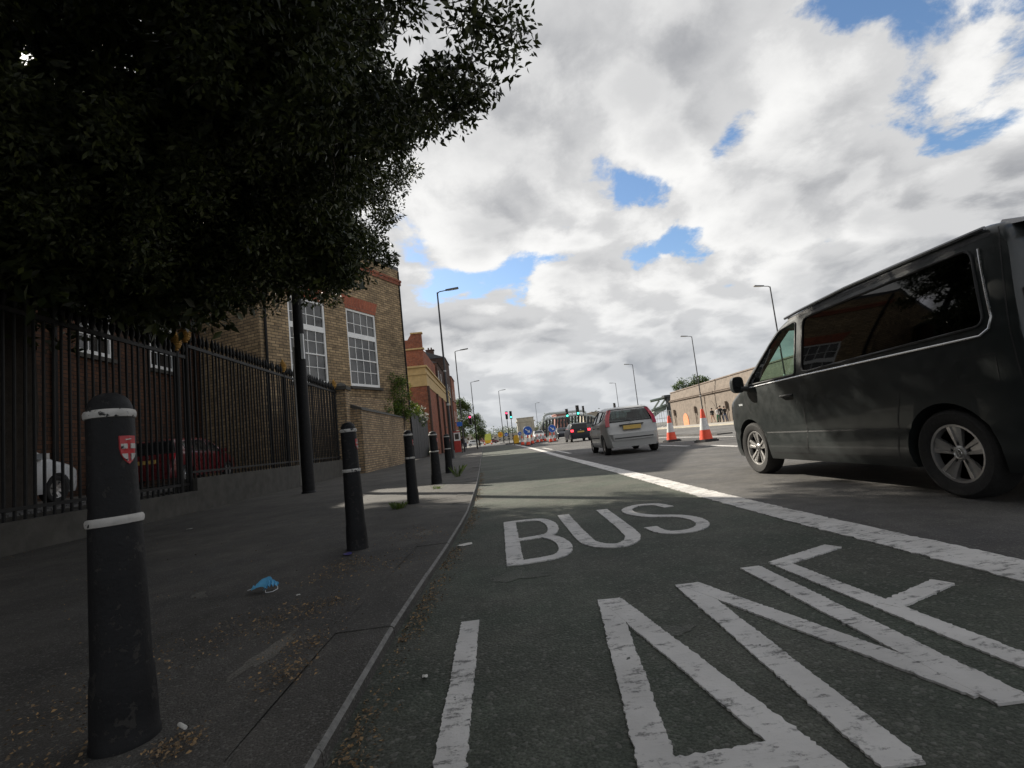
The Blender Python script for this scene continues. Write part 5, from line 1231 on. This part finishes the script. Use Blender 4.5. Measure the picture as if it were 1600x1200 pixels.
far_block('distant_building', 'pale stone building right of the bridge, behind the navy car', 911, 950, 646, 190, MT['palestone'], 3, 7)
far_block('distant_building', 'dark brown block behind the silver car left edge', 925, 948, 644, 200, MT['darkbrick'], 3, 4)
far_block('distant_building', 'small pink gabled house far left of the works board', 748, 757, 675, 210, MT['hoard'], 1, 2, 'gable')
far_block('distant_building', 'low cream building far behind the traffic island', 770, 812, 679, 230, MT['creamwall'], 2, 6)
far_block('distant_building', 'cream building seen under the street tree', 716, 746, 681, 170, MT['creamwall'], 2, 5)
far_block('distant_building', 'grey building filling the gap behind the tower', 826, 868, 668, 240, MT['palestone'], 3, 6)
# truss bridge end and dark pier on the right
tr = empty('truss_bridge', at(1028, 668, 92)); tr.location.z = 0; tag(tr, 'green grey steel truss bridge with dark pier at the end of the stone wall', 'bridge')
def A(px, py): return at(px, py, 92)
m = MB(); m.box(A(1007,0).x, A(1018,0).x, 91, 94, 0, A(1012,627).z); m.box(A(1005,0).x, A(1020,0).x, 90.6, 94.4, A(1012,627).z, A(1012,623).z); wpar(m.build('pier', MT['darkbrick']), tr)
m = MB(); q = A(1042,621); m.box(q.x-.35,q.x+.35,91,92,0,q.z); m.box(q.x-.9,q.x+.9,90.8,92.2,q.z,q.z+.4); wpar(m.build('post', MT['steeldark']), tr)
m = MB(); strut(m, A(1016,627), A(1045,620), .25); strut(m, A(1018,642), A(1043,632), .25); strut(m, A(1020,641), A(1030,626), .16); strut(m, A(1031,636), A(1040,623), .16); wpar(m.build('truss', MT['steelgreen']), tr)
m = MB(); m.extrude([A(1017,650),A(1022,643),A(1031,637),A(1041,633),A(1041,640),A(1031,645),A(1021,653),A(1017,656)], (0,.8,0)); wpar(m.build('arched_girder', MT['steelgreen']), tr)
m = MB(); m.box(A(1016,0).x, A(1046,0).x, 95, 96, 0, A(1030,650).z); wpar(m.build('abutment', MT['steeldark']), tr)
# pedestrian barriers beside it
for i in range(5):
    pa = at(1014+i*11, 668-i*1.2, 76-i*1.5); b = empty('crowd_barrier', (pa.x, pa.y, .05)); tag(b, ('leftmost pale steel barrier behind the silver car roof edge','second pale steel barrier from the silver car','third pale steel barrier left of the first cone','fourth pale steel barrier, behind the first cone','rightmost pale steel barrier by the orange panel')[i], 'barrier', 'barriers by the truss bridge')
    m = MB(); wd = 1.05
    for z in (.25, 1.3, 2.3): m.tube([(0,0,z),(wd,-.12,z)], .035, 5)
    for k in range(4): m.tube([(wd*k/3,-.04*k,0),(wd*k/3,-.04*k,2.3)], .03, 5)
    m.build('frame', MT['galv'], b)
    m = MB(); m.box(-.1,.25,-.3,.3,0,.12); m.build('foot', MT['paper'], b)
# tree line on the horizon
def leaves(centers, radii, n_each, size, flat=1.0, aspect=.42, up_bias=0.0, drng=rng):
    """many small folded leaf blades spread through round clumps -> vertex and face arrays"""
    C = np.repeat(np.asarray(centers, float), n_each, 0); R = np.repeat(np.asarray(radii, float), n_each)
    n = len(C); d = drng.normal(size=(n,3)); d /= np.linalg.norm(d, axis=1)[:,None]
    rr = R*drng.random(n)**.45
    pos = C+d*rr[:,None]*np.array([1,1,flat])
    ax = drng.normal(size=(n,3))+d*.6; ax[:,2] -= .25; ax /= np.linalg.norm(ax, axis=1)[:,None]
    nr = drng.normal(size=(n,3)); nr[:,2] += up_bias; b = np.cross(ax, nr); b /= np.linalg.norm(b, axis=1)[:,None]; nn = np.cross(b, ax)
    L = size*drng.uniform(.6,1.25,n)[:,None]; Wd = L*aspect
    v = np.empty((n,4,3)); v[:,0] = pos; v[:,1] = pos+ax*L*.45+b*Wd*.5+nn*L*.06; v[:,2] = pos+ax*L; v[:,3] = pos+ax*L*.45-b*Wd*.5+nn*L*.06
    f = np.arange(n*4).reshape(n,4); tri = np.concatenate([f[:,[0,1,2]], f[:,[0,2,3]]], 1).reshape(-1,3)
    return v.reshape(-1,3), tri
def tri_mesh(name, v, tri, mat, parent=None):
    me = bpy.data.meshes.new(name); me.vertices.add(len(v)); me.vertices.foreach_set('co', v.astype(np.float32).ravel())
    me.loops.add(len(tri)*3); me.loops.foreach_set('vertex_index', tri.astype(np.int32).ravel())
    me.polygons.add(len(tri)); me.polygons.foreach_set('loop_start', np.arange(0, len(tri)*3, 3, dtype=np.int32))
    me.update(calc_edges=True); me.materials.append(mat); return link(name, me, parent)
cs, rs = [], []
for k in range(230):
    px = random.uniform(735, 1010); Y = random.uniform(235, 300); p = at(px, 688-(px-760)*.11, Y); hgt = random.uniform(1.5, 5.5)*(1.0 if px < 850 else 1.6)
    cs.append((p.x, Y, hgt)); rs.append(random.uniform(1.5, 3.2))
v, t = leaves(cs, rs, 60, .75); tag(tri_mesh('tree_line', v, t, MT['hillgreen']), 'low green line of far trees along the horizon', 'trees', kind='stuff')

# ------------------------------------------------------------------ trees and plants
def limb(mb, a, b, r0, r1, seg=7, wob=.12, n=8, seed=0):
    r_ = random.Random(seed); a, b = Vector(a), Vector(b); L = (b-a).length; pts = []; rr = []
    for k in range(seg+1):
        t = k/seg; p = a.lerp(b, t); e = math.sin(math.pi*t)
        pts.append(p+Vector((r_.uniform(-1,1), r_.uniform(-1,1), r_.uniform(-.4,.9)))*wob*L*.12*e+Vector((0,0,.10*L*e))); rr.append(r0+(r1-r0)*t)
    mb.tube(pts, rr, n); return pts
# big evergreen over the pavement
ot = empty('evergreen_tree', (-8.3, 9.0, CZ)); tag(ot, 'huge dark evergreen tree overhanging the railings, pavement and bus lane', 'tree')
ELL = [  # centre, radii of the foliage masses
    ((-4.9,7.2,6.3),(4.0,3.9,2.7)), ((-4.0,10.5,8.0),(3.1,3.1,3.1)), ((-2.6,6.6,5.9),(1.9,2.2,1.5)), ((-.25,4.9,4.95),(.95,.9,.42)),
    ((-7.6,8.2,5.2),(3.6,4.2,2.7)), ((-7.0,5.0,6.4),(3.4,3.2,3.0)), ((-3.2,8.9,4.7),(1.7,1.8,.9)), ((-5.4,8.8,4.3),(1.9,2.0,1.1)), ((-6.5,6.2,3.9),(1.9,2.0,1.2)), ((-1.9,3.9,6.3),(1.9,2.0,1.2)), ((-1.6,5.2,4.9),(1.0,1.2,.6)), ((-8.4,12.4,6.4),(2.2,2.3,2.0)), ((-.75,6.6,5.25),(.55,.6,.35)), ((-9.0,14.0,7.3),(1.9,1.8,1.8)), ((-11.2,9.5,8.2),(3.2,5.0,2.0)), ((-10.6,15.5,8.6),(2.6,2.4,1.2))]
ELL_N = [270, 230, 110, 16, 210, 170, 60, 70, 70, 80, 30, 70, 9, 60, 110, 60]
cs, rs = [], []
for (c, r), n in zip(ELL, ELL_N):
    for k in range(n):
        d = rng.normal(size=3); d /= np.linalg.norm(d); u = rng.random()**(1/3.0)*.30+.68
        if rng.random() < .30: u = rng.random()**.5*.8
        p = np.array(c)+d*np.array(r)*u*rng.uniform(.93,1.07)
        if p[2] < (3.75 if p[0] < -4.2 else 3.1): continue
        cs.append(p); rs.append(rng.uniform(.20,.46))
v, t = leaves(cs, rs, 250, .094, .8)
inn = []
for (c, r), n in zip(ELL, ELL_N):                    # oversized leaves added deep inside the crown to block light
    if n < 60: continue
    for k in range(n):
        d = rng.normal(size=3); d /= np.linalg.norm(d); p = np.array(c)+d*np.array(r)*rng.random()**.4*.72
        if p[2] > 3.4: inn.append(p)
v2, t2 = leaves(inn, [.5]*len(inn), 40, .24, .8); t = np.concatenate([t, t2+len(v)]); v = np.concatenate([v, v2])
gaps = [(SUN, .15)]+[((SUN+Vector((rng.normal()*.10, rng.normal()*.10, rng.normal()*.10))).normalized(), .03) for k in range(10)]
P4 = v.reshape(-1,4,3).mean(1); keep = np.ones(len(P4), bool)
for gd, gr in gaps:                                      # thin places in the leaves where the bright sky round the sun comes through
    q = P4-np.array([0,0,CAM_H]); tt = q@np.array(gd); dd = np.linalg.norm(q-tt[:,None]*np.array(gd), axis=1); keep &= ~(dd < gr*(.15+1.25*rng.random(len(dd))))
t = t[np.repeat(keep, 2)]
cr = tri_mesh('crown', v, t, MT['leaf']); wpar(cr, ot)
m = MB(); base = Vector((-8.3,9.0,CZ-.05)); fork = Vector((-7.9,8.7,4.6))
m.tube([base, base+Vector((.02,0,.35)), base.lerp(fork,.4)+Vector((.1,.05,0)), fork], [.52,.42,.36,.32], 14); wpar(m.build('trunk', MT['bark'], smooth=50), ot)
for i, e in enumerate([(-4.5,7.4,6.6),(-4.3,10.2,8.0),(-1.6,6.0,5.6),(-7.2,5.2,7.0),(-8.2,9.6,8.5),(-5.2,8.6,4.9),(-6.2,6.4,4.6)]):
    m = MB(); st = base.lerp(fork, .75+.035*i); pts = limb(m, st, e, .20-.012*i, .05, 8, .5, 8, i)
    for k in range(9):
        q = pts[3+k % 5]; c_ = Vector(cs[rng.integers(0, len(cs))]); best = min((Vector(cs[j]) for j in rng.integers(0, len(cs), 60)), key=lambda z: (z-q).length)
        limb(m, q, best, .04, .012, 5, .4, 5, i*31+k)
    wpar(m.build('limb', MT['bark'], smooth=50), ot)
m = MB(); near = [c for c in cs if c[1] < 6.5 or c[0] > -3]
for k in range(90):
    c_ = Vector(near[rng.integers(0, len(near))]); e = c_+Vector((rng.normal()*.4, rng.normal()*.4, -.15+rng.normal()*.2)); limb(m, c_, e, .010, .003, 4, .5, 4, k)
tag(wpar(m.build('twigs', MT['bark']), ot), kind='stuff')

t2 = empty('evergreen_tree', (-8.4, -1.5, CZ)); tag(t2, 'second dark evergreen tree, unseen behind the viewpoint, crown widened for shade', 'tree')  # unseen tree, its crown spread over the road to darken the foreground
cs2, rs2 = [], []
for (c, r), n in zip([((-4.5,-1.0,7.2),(4.6,4.2,2.6)), ((-.4,-.6,6.6),(3.1,3.2,1.5)), ((.9,-3.6,6.4),(3.2,3.2,1.6)), ((-6.5,-5.5,6.6),(4.2,3.6,2.6)), ((2.6,-1.2,7.3),(3.0,3.4,1.4))], (170, 170, 150, 90, 170)):
    for k in range(n):
        d = rng.normal(size=3); d /= np.linalg.norm(d); p = np.array(c)+d*np.array(r)*rng.random()**.33
        if p[1] > 2.3: continue
        cs2.append(p); rs2.append(rng.uniform(.45,.75))
v, t = leaves(cs2, rs2, 90, .19, .8); wpar(tri_mesh('crown', v, t, MT['leaf']), t2)
m = MB(); b2 = Vector((-8.4,-1.5,CZ-.05)); m.tube([b2, b2+Vector((.1,0,2.2)), b2+Vector((.5,.1,4.6))], [.45,.34,.26], 12)
for i, e in enumerate([(-4.5,-1,7),(-1,-.6,6.6),(.5,-3,6.4),(-6.5,-5.5,6.6),(2.4,-1.2,7.2)]): limb(m, b2+Vector((.4,.1,3.6+.2*i)), e, .17, .04, 8, .4, 8, 70+i)
wpar(m.build('trunk', MT['bark'], smooth=50), t2)

def bush(name, lab, cs, rs, n, size, mat, root_loc, cat='plant', group=None, stems=True):
    root = empty(name, root_loc); tag(root, lab, cat, group)
    v, t = leaves(cs, rs, n, size); wpar(tri_mesh('foliage', v, t, mat), root)
    if stems:
        m = MB(); r_ = random.Random(len(lab)); st = Vector(root_loc)
        for k in range(7):
            c_ = Vector(cs[r_.randrange(len(cs))]); limb(m, st+Vector((r_.uniform(-.1,.1), r_.uniform(-.1,.1), 0)), c_, .03, .01, 5, .3, 5, k)
        wpar(m.build('stem', MT['bark']), root)
    return root
def along(p0, p1, n, jit, r0, r1):
    c = []; r = []
    for k in range(n):
        t = random.random(); p = Vector(p0).lerp(Vector(p1), t); c.append((p.x+random.gauss(0,jit), p.y+random.gauss(0,jit), p.z+random.gauss(0,jit))); r.append(random.uniform(r0, r1))
    return c, r
base1 = fpt(P1, D1, 10.0, 3.0, .35)
c, r = along(base1, base1+Vector((-.15,.1,2.9)), 26, .25, .2, .42); bush('climbing_plant', 'green creeper climbing the brick wall right of the sash window', c, r, 80, .15, MT['leaf_green'], (base1.x, base1.y, PZ), group='creepers on the walls')
c, r = along((-6.2,30.6,3.3),(-5.6,33.4,3.5), 34, .28, .25, .5); bush('climbing_plant', 'green shrub growing over the top of the garden wall', c, r, 80, .15, MT['leaf_green'], (-6.3,32.0,PZ), group='creepers on the walls')
c, r = along((-6.5,37,3.8),(-6.9,38.2,7.2), 36, .42, .3, .6); bush('shrub', 'tall yellow green shrub between the two brick buildings', c, r, 80, .18, MT['leaf_yellow'], (-6.7,37.5,PZ), group='creepers on the walls')
c, r = along((-6.1,34.5,3.9),(-5.9,46.8,3.4), 60, .35, .3, .55); rose = bush('rambling_rose', 'rambling green plant with white flowers over the board fence', c, r, 80, .18, MT['leaf_green'], (-6.1,40,PZ), group='creepers on the walls')
v, t = leaves([(x+.25, y_-.2, z+.2) for x, y_, z in c[:26]], [.16]*26, 14, .17, aspect=.9); tag(wpar(tri_mesh('flowers', v, t, MT['petal']), rose), kind='stuff')
c, r = along((-4.95,44.5,.3),(-5.2,47,.6), 16, .2, .15, .3); bush('weed_clump', 'green weeds at the foot of the board fence', c, r, 70, .14, MT['leaf_green'], (-5.2,45.5,PZ), group='weeds', stems=False)
# street tree in the distance
def street_tree(lab, x, y_, h, cw, n, mat, group):
    root = empty('street_tree', (x, y_, 0)); tag(root, lab, 'tree', group)
    cs_, rs_ = [], []
    for k in range(n):
        t = random.random(); z = h*(.25+.75*t); w_ = cw*math.sin(math.pi*(.12+.85*t))**.8; a = random.uniform(0, 6.28); q = w_*random.random()**.5
        cs_.append((x+q*math.cos(a), y_+q*math.sin(a), z)); rs_.append(random.uniform(.4,.9))
    v, t = leaves(cs_, rs_, 75, .30); wpar(tri_mesh('crown', v, t, mat), root)
    m = MB(); m.tube([(x,y_,0),(x+.05,y_,h*.3),(x,y_+.1,h*.7)], [.24,.17,.07], 8)
    for k in range(5): limb(m, (x,y_,h*(.3+.08*k)), cs_[k*3], .07, .02, 4, .3, 5, k)
    wpar(m.build('trunk', MT['bark']), root)
street_tree('green street tree behind the red traffic light', -5.0, 98, 9.2, 2.4, 120, MT['leaf_far'], 'street trees')
street_tree('lower green street tree just right of the taller one', -2.6, 112, 6.6, 1.7, 60, MT['leaf_far'], 'street trees')
p = at(1075, 601, 78); c, r = along((p.x-2.2,78,p.z-.5),(p.x+2.0,76,p.z+.3), 46, .5, .4, .8); bush('wall_bush', 'green tree top showing above the stone wall', c, r, 60, .30, MT['leaf_far'], (p.x,78,0), cat='tree')

# weeds and grass tufts at the kerb
def tuft(lab, x, y_, n, h):
    root = empty('grass_tuft', (x, y_, PZ)); tag(root, lab, 'weed', 'weeds'); m = MB()
    for k in range(n):
        a = random.uniform(0, 6.28); q = random.random()**.6*.10; bx, by = q*math.cos(a), q*math.sin(a); ln_ = h*random.uniform(.4,1); lean = random.uniform(.1,.7); w_ = .004
        ca, sa = math.cos(a+random.gauss(0,.5)), math.sin(a+random.gauss(0,.5))
        m.face([(bx-sa*w_,by+ca*w_,0),(bx+sa*w_,by-ca*w_,0),(bx+ca*lean*ln_*.6+sa*w_*.7,by+sa*lean*ln_*.6-ca*w_*.7,ln_*.7),(bx+ca*lean*ln_,by+sa*lean*ln_,ln_*.85)])
    tag(m.build('blades', MT['leaf_green'], root, recalc=False), kind='stuff')
tuft('grass tuft growing beside the third bollard', -1.36, 7.22, 120, .12); tuft('small weed growing between the two farthest bollards', -.92, 12.8, 40, .35)
tuft('low weed at the foot of the fourth bollard', -1.1, 9.8, 50, .09)

# ------------------------------------------------------------------ litter
mk = empty('face_mask', (-1.51, 3.38, PZ+.012)); tag(mk, 'crumpled light blue face mask lying on the pavement', 'face mask')
m = MB(); nx_, ny_ = 12, 9; G = []
for j in range(ny_+1):
    for i in range(nx_+1):
        u, v_ = i/nx_-.5, j/ny_-.5
        G.append((u*.125, v_*.085+.018*math.sin(u*7), .012+.034*math.exp(-((u-.12)**2+(v_+.05)**2)*9)+.008*math.sin(v_*26)+.010*abs(math.sin(u*5+1.2))))
m.v += G
for j in range(ny_):
    for i in range(nx_):
        a = j*(nx_+1)+i; m.f.append((a, a+1, a+nx_+2, a+nx_+1)); m.mi.append(0)
m.build('cloth', MT['maskblue'], mk, 60, recalc=False)
m = MB()
for s2 in (-1, 1): m.tube([(s2*.06,-.035,.012),(s2*.085,-.05,.006),(s2*.10,-.02,.004),(s2*.085,.02,.006),(s2*.06,.035,.014)], .0018, 5)
m.build('ear_loop', MT['cloth_white'], mk); mk.rotation_euler = (0, 0, rad(-35)); mk.scale = (1.15, 1.15, 1.3)
def scrap(lab, x, y_, z, a, b, mat, seed, name='paper_scrap', cat='litter'):
    r_ = random.Random(seed); m = MB(); n = 9; c = len(m.v); m.v.append((0,0,.008)); 
    for k in range(n):
        t = 2*math.pi*k/n; m.v.append((a*math.cos(t)*r_.uniform(.7,1.1), b*math.sin(t)*r_.uniform(.7,1.1), r_.uniform(.001,.009)))
    for k in range(n): m.f.append((0, 1+k, 1+(k+1) % n)); m.mi.append(0)
    o = m.build(name, mat, recalc=False); o.location = (x, y_, z); o.rotation_euler = (0,0,r_.uniform(0,3)); tag(o, lab, cat, 'litter'); return o
scrap('flat white scrap of paper in the gutter left of the BUS letters', -.30, 4.35, .006, .085, .05, MT['paper'], 1)
scrap('small white scrap in the gutter left of the painted L', -.33, 1.98, .006, .016, .012, MT['paper'], 2)
scrap('tiny pale scrap on the pavement below the railings', -4.4, 7.6, PZ+.008, .05, .04, MT['paper'], 3)
scrap('blue purple wrapper at the foot of the second bollard', -1.24, 4.26, PZ+.010, .07, .035, MT['purple'], 4)
scrap('tiny white scrap right of the blue mask', -1.22, 3.15, PZ+.010, .014, .012, MT['paper'], 6)
m = MB(); m.lathe([(.0035,0),(.004,.001),(.004,.030),(.0035,.031)], 10, (0,0,0), 'y'); o = m.build('cigarette_end', MT['paper'], smooth=40); o.location = (-1.02, 1.70, PZ+.02); o.rotation_euler = (0,0,.9); o.scale = (1.5,1.5,1.5); tag(o, 'white cigarette end beside the nearest bollard', 'cigarette end', 'litter')
# fallen leaf flakes: uncountable
n = 9000; px_, py_, pz__ = [], [], []
for k in range(n):
    r0 = random.random()
    if r0 < .55:                                        # gutter
        y_ = 1.0+random.random()**1.6*13; x_ = kx(y_)+.03+abs(random.gauss(0,.055)); z_ = .008
        if math.sin(y_*5.1)+.8*math.sin(y_*2.3+1) < -.5 and random.random() < .8: continue
    elif r0 < .85:                                      # drifts on the pavement
        cx_, cy_, sc = random.choice([(-1.2,3.6,.16),(-1.15,2.75,.14),(-.95,2.9,.10),(-.9,2.35,.10),(-1.35,2.6,.18),(-1.6,2.2,.2),(-.82,3.7,.2),(-1.5,1.9,.2),(-.86,2.05,.08),(-1.1,3.9,.12),(-1.35,1.55,.08),(-1.0,1.62,.05),(-.75,4.8,.25)])
        x_ = random.gauss(cx_, sc*.7); y_ = random.gauss(cy_, sc); z_ = PZ+.012
    elif r0 < .93: x_ = FX+.2+abs(random.gauss(0,.35)); y_ = random.uniform(4,21); z_ = PZ+.014
    else: y_ = random.uniform(1,12); x_ = random.uniform(-5.5,-.8); z_ = PZ+.013
    if z_ > .05 and x_ > kx(y_)-.04: continue
    px_.append(x_); py_.append(y_); pz__.append(z_)
C_ = np.stack([px_, py_, pz__], 1); N = len(C_)
a = rng.uniform(0, 6.28, N); Lh = rng.uniform(.003,.0095,N); wv_ = Lh*rng.uniform(.25,.6,N); dx = np.stack([np.cos(a), np.sin(a), np.zeros(N)], 1); dy = np.stack([-np.sin(a), np.cos(a), np.zeros(N)], 1)
lift = np.zeros((N,3)); lift[:,2] = rng.uniform(0,.008,N)
V = np.stack([C_-dx*Lh[:,None], C_+dy*wv_[:,None]+lift, C_+dx*Lh[:,None]+lift*.5, C_-dy*wv_[:,None]], 1).reshape(-1,3)
f = np.arange(N*4).reshape(N,4); T = np.concatenate([f[:,[0,1,2]], f[:,[0,2,3]]], 1).reshape(-1,3)
tag(tri_mesh('fallen_leaves', V, T, MT['litter']), 'scattered brown leaf flakes in the gutter and on the pavement', 'leaf litter', kind='stuff')

# ------------------------------------------------------------------ people on the far pavement
def person(lab, x, y_, z0, heading, h, top, legs, pose):
    """pose: (stride, arm swing, lean, arm bend)"""
    st, sw_, lean, bend = pose; k = h/1.75
    J = {}; def_ = lambda n, p: J.__setitem__(n, Vector(p)*k)
    def_('pel', (0,0,.93)); def_('wst', (lean*.10,0,1.08)); def_('chest', (lean*.25,0,1.32)); def_('neck', (lean*.32,0,1.48)); def_('headb', (lean*.36+.01,0,1.58)); def_('head', (lean*.38+.02,0,1.67)); def_('crown', (lean*.38+.01,0,1.74))
    for s2, nm in ((1,'l'),(-1,'r')):
        t = st*s2
        def_('hip'+nm, (0,.09*s2,.90)); def_('kne'+nm, (.24*t+.04,.095*s2,.49)); def_('ank'+nm, (.36*t-.05,.10*s2,.09+max(0,-t)*.10)); def_('toe'+nm, (.36*t+.12,.11*s2,.04+max(0,-t)*.04))
        u = -sw_*s2
        def_('sho'+nm, (lean*.30,.19*s2,1.42)); def_('elb'+nm, (lean*.25+.18*u,.25*s2,1.15)); def_('wri'+nm, (lean*.2+.26*u+.14*bend,.24*s2,.93+.20*bend)); def_('han'+nm, (lean*.2+.29*u+.19*bend,.235*s2,.84+.24*bend))
    E = [('pel','wst'),('wst','chest'),('chest','neck'),('neck','headb'),('headb','head'),('head','crown')]
    for nm in 'lr': E += [('pel','hip'+nm),('hip'+nm,'kne'+nm),('kne'+nm,'ank'+nm),('ank'+nm,'toe'+nm),('chest','sho'+nm),('sho'+nm,'elb'+nm),('elb'+nm,'wri'+nm),('wri'+nm,'han'+nm)]
    R = dict(pel=.13,wst=.125,chest=.145,neck=.055,headb=.075,head=.095,crown=.065,hip=.095,kne=.06,ank=.042,toe=.035,sho=.065,elb=.043,wri=.03,han=.035)
    names = list(J); me = bpy.data.meshes.new('body'); me.from_pydata([J[n] for n in names], [(names.index(a), names.index(b)) for a, b in E], [])
    o = bpy.data.objects.new('tmp', me); COL.objects.link(o); md = o.modifiers.new('skin', 'SKIN'); sb_ = o.modifiers.new('sub', 'SUBSURF'); sb_.levels = 1
    for i, n in enumerate(names):
        rr = R.get(n, R.get(n[:3]))*k; me.skin_vertices[0].data[i].radius = (rr, rr*(.72 if n in ('chest','wst') else 1)); me.skin_vertices[0].data[i].use_root = (n == 'pel')
    dg = bpy.context.evaluated_depsgraph_get(); dg.update(); m2 = bpy.data.meshes.new_from_object(o.evaluated_get(dg)); bpy.data.objects.remove(o)
    for mt in (MT['skin'], MT[top], MT[legs], MT['cloth_black']): m2.materials.append(mt)
    for pgn in m2.polygons:
        z = pgn.center.z/k; hand = abs(pgn.center.y)/k > .2 and z < .96 and z > .7
        pgn.material_index = 0 if (z > 1.5 or hand) else 1 if z > .92 else 2 if z > .12 else 3
        pgn.use_smooth = True
    root = empty('person', (x, y_, z0), heading); tag(root, lab, 'person', 'pedestrians by the stone wall'); b = link('body', m2, root); b.name = 'body'
    m = MB(); c0 = J['head']; m.lathe([(.105*k,-.02*k),(.112*k,.03*k),(.10*k,.08*k),(.06*k,.12*k),(.001,.13*k)], 14, (c0.x-.02*k, c0.y, c0.z-.01*k)); m.build('hair', MT['hair'], root, 60)
    m = MB(); m.lathe([(.001,-.012*k),(.016*k,0),(.001,.02*k)], 6, (c0.x+.10*k, 0, c0.z-.04*k)); m.build('nose', MT['skin'], root)
PEO = [(1115.5,663,56,'person in dark top and bare legs walking left of the group by the wall','cloth_black','skin',(.6,.5,.1,.3),180),
       (1124,661,54.5,'person in white top at the middle of the walking group','cloth_white','cloth_green',(.5,.6,.05,.1),150),
       (1128.5,660,53.0,'taller person in black coat among the walking group','cloth_black','cloth_black',(.35,.3,.15,.0),160),
       (1134.5,659,52.5,'person in black with arm raised at the right of the group','cloth_black','cloth_blue',(.7,.8,.1,.6),190)]
for px, py, Y, lab, tp, lg, ps, hd in PEO:
    q = at(px, py, Y); person(lab, min(q.x, 25.0), Y, .10, rad(90), 1.78 if 'taller' in lab else 1.66, tp, lg, ps)
for px, Y, lab, tp in ((723, 62, 'small distant person on the left pavement beside the red cabinet', 'cloth_black'), (727.5, 70, 'farther small person on the left pavement under the street tree', 'cloth_white')):
    q = at(px, 693, Y); person(lab, q.x, Y, PZ, rad(-90), 1.7, tp, 'cloth_blue', (.4,.4,.05,.2))
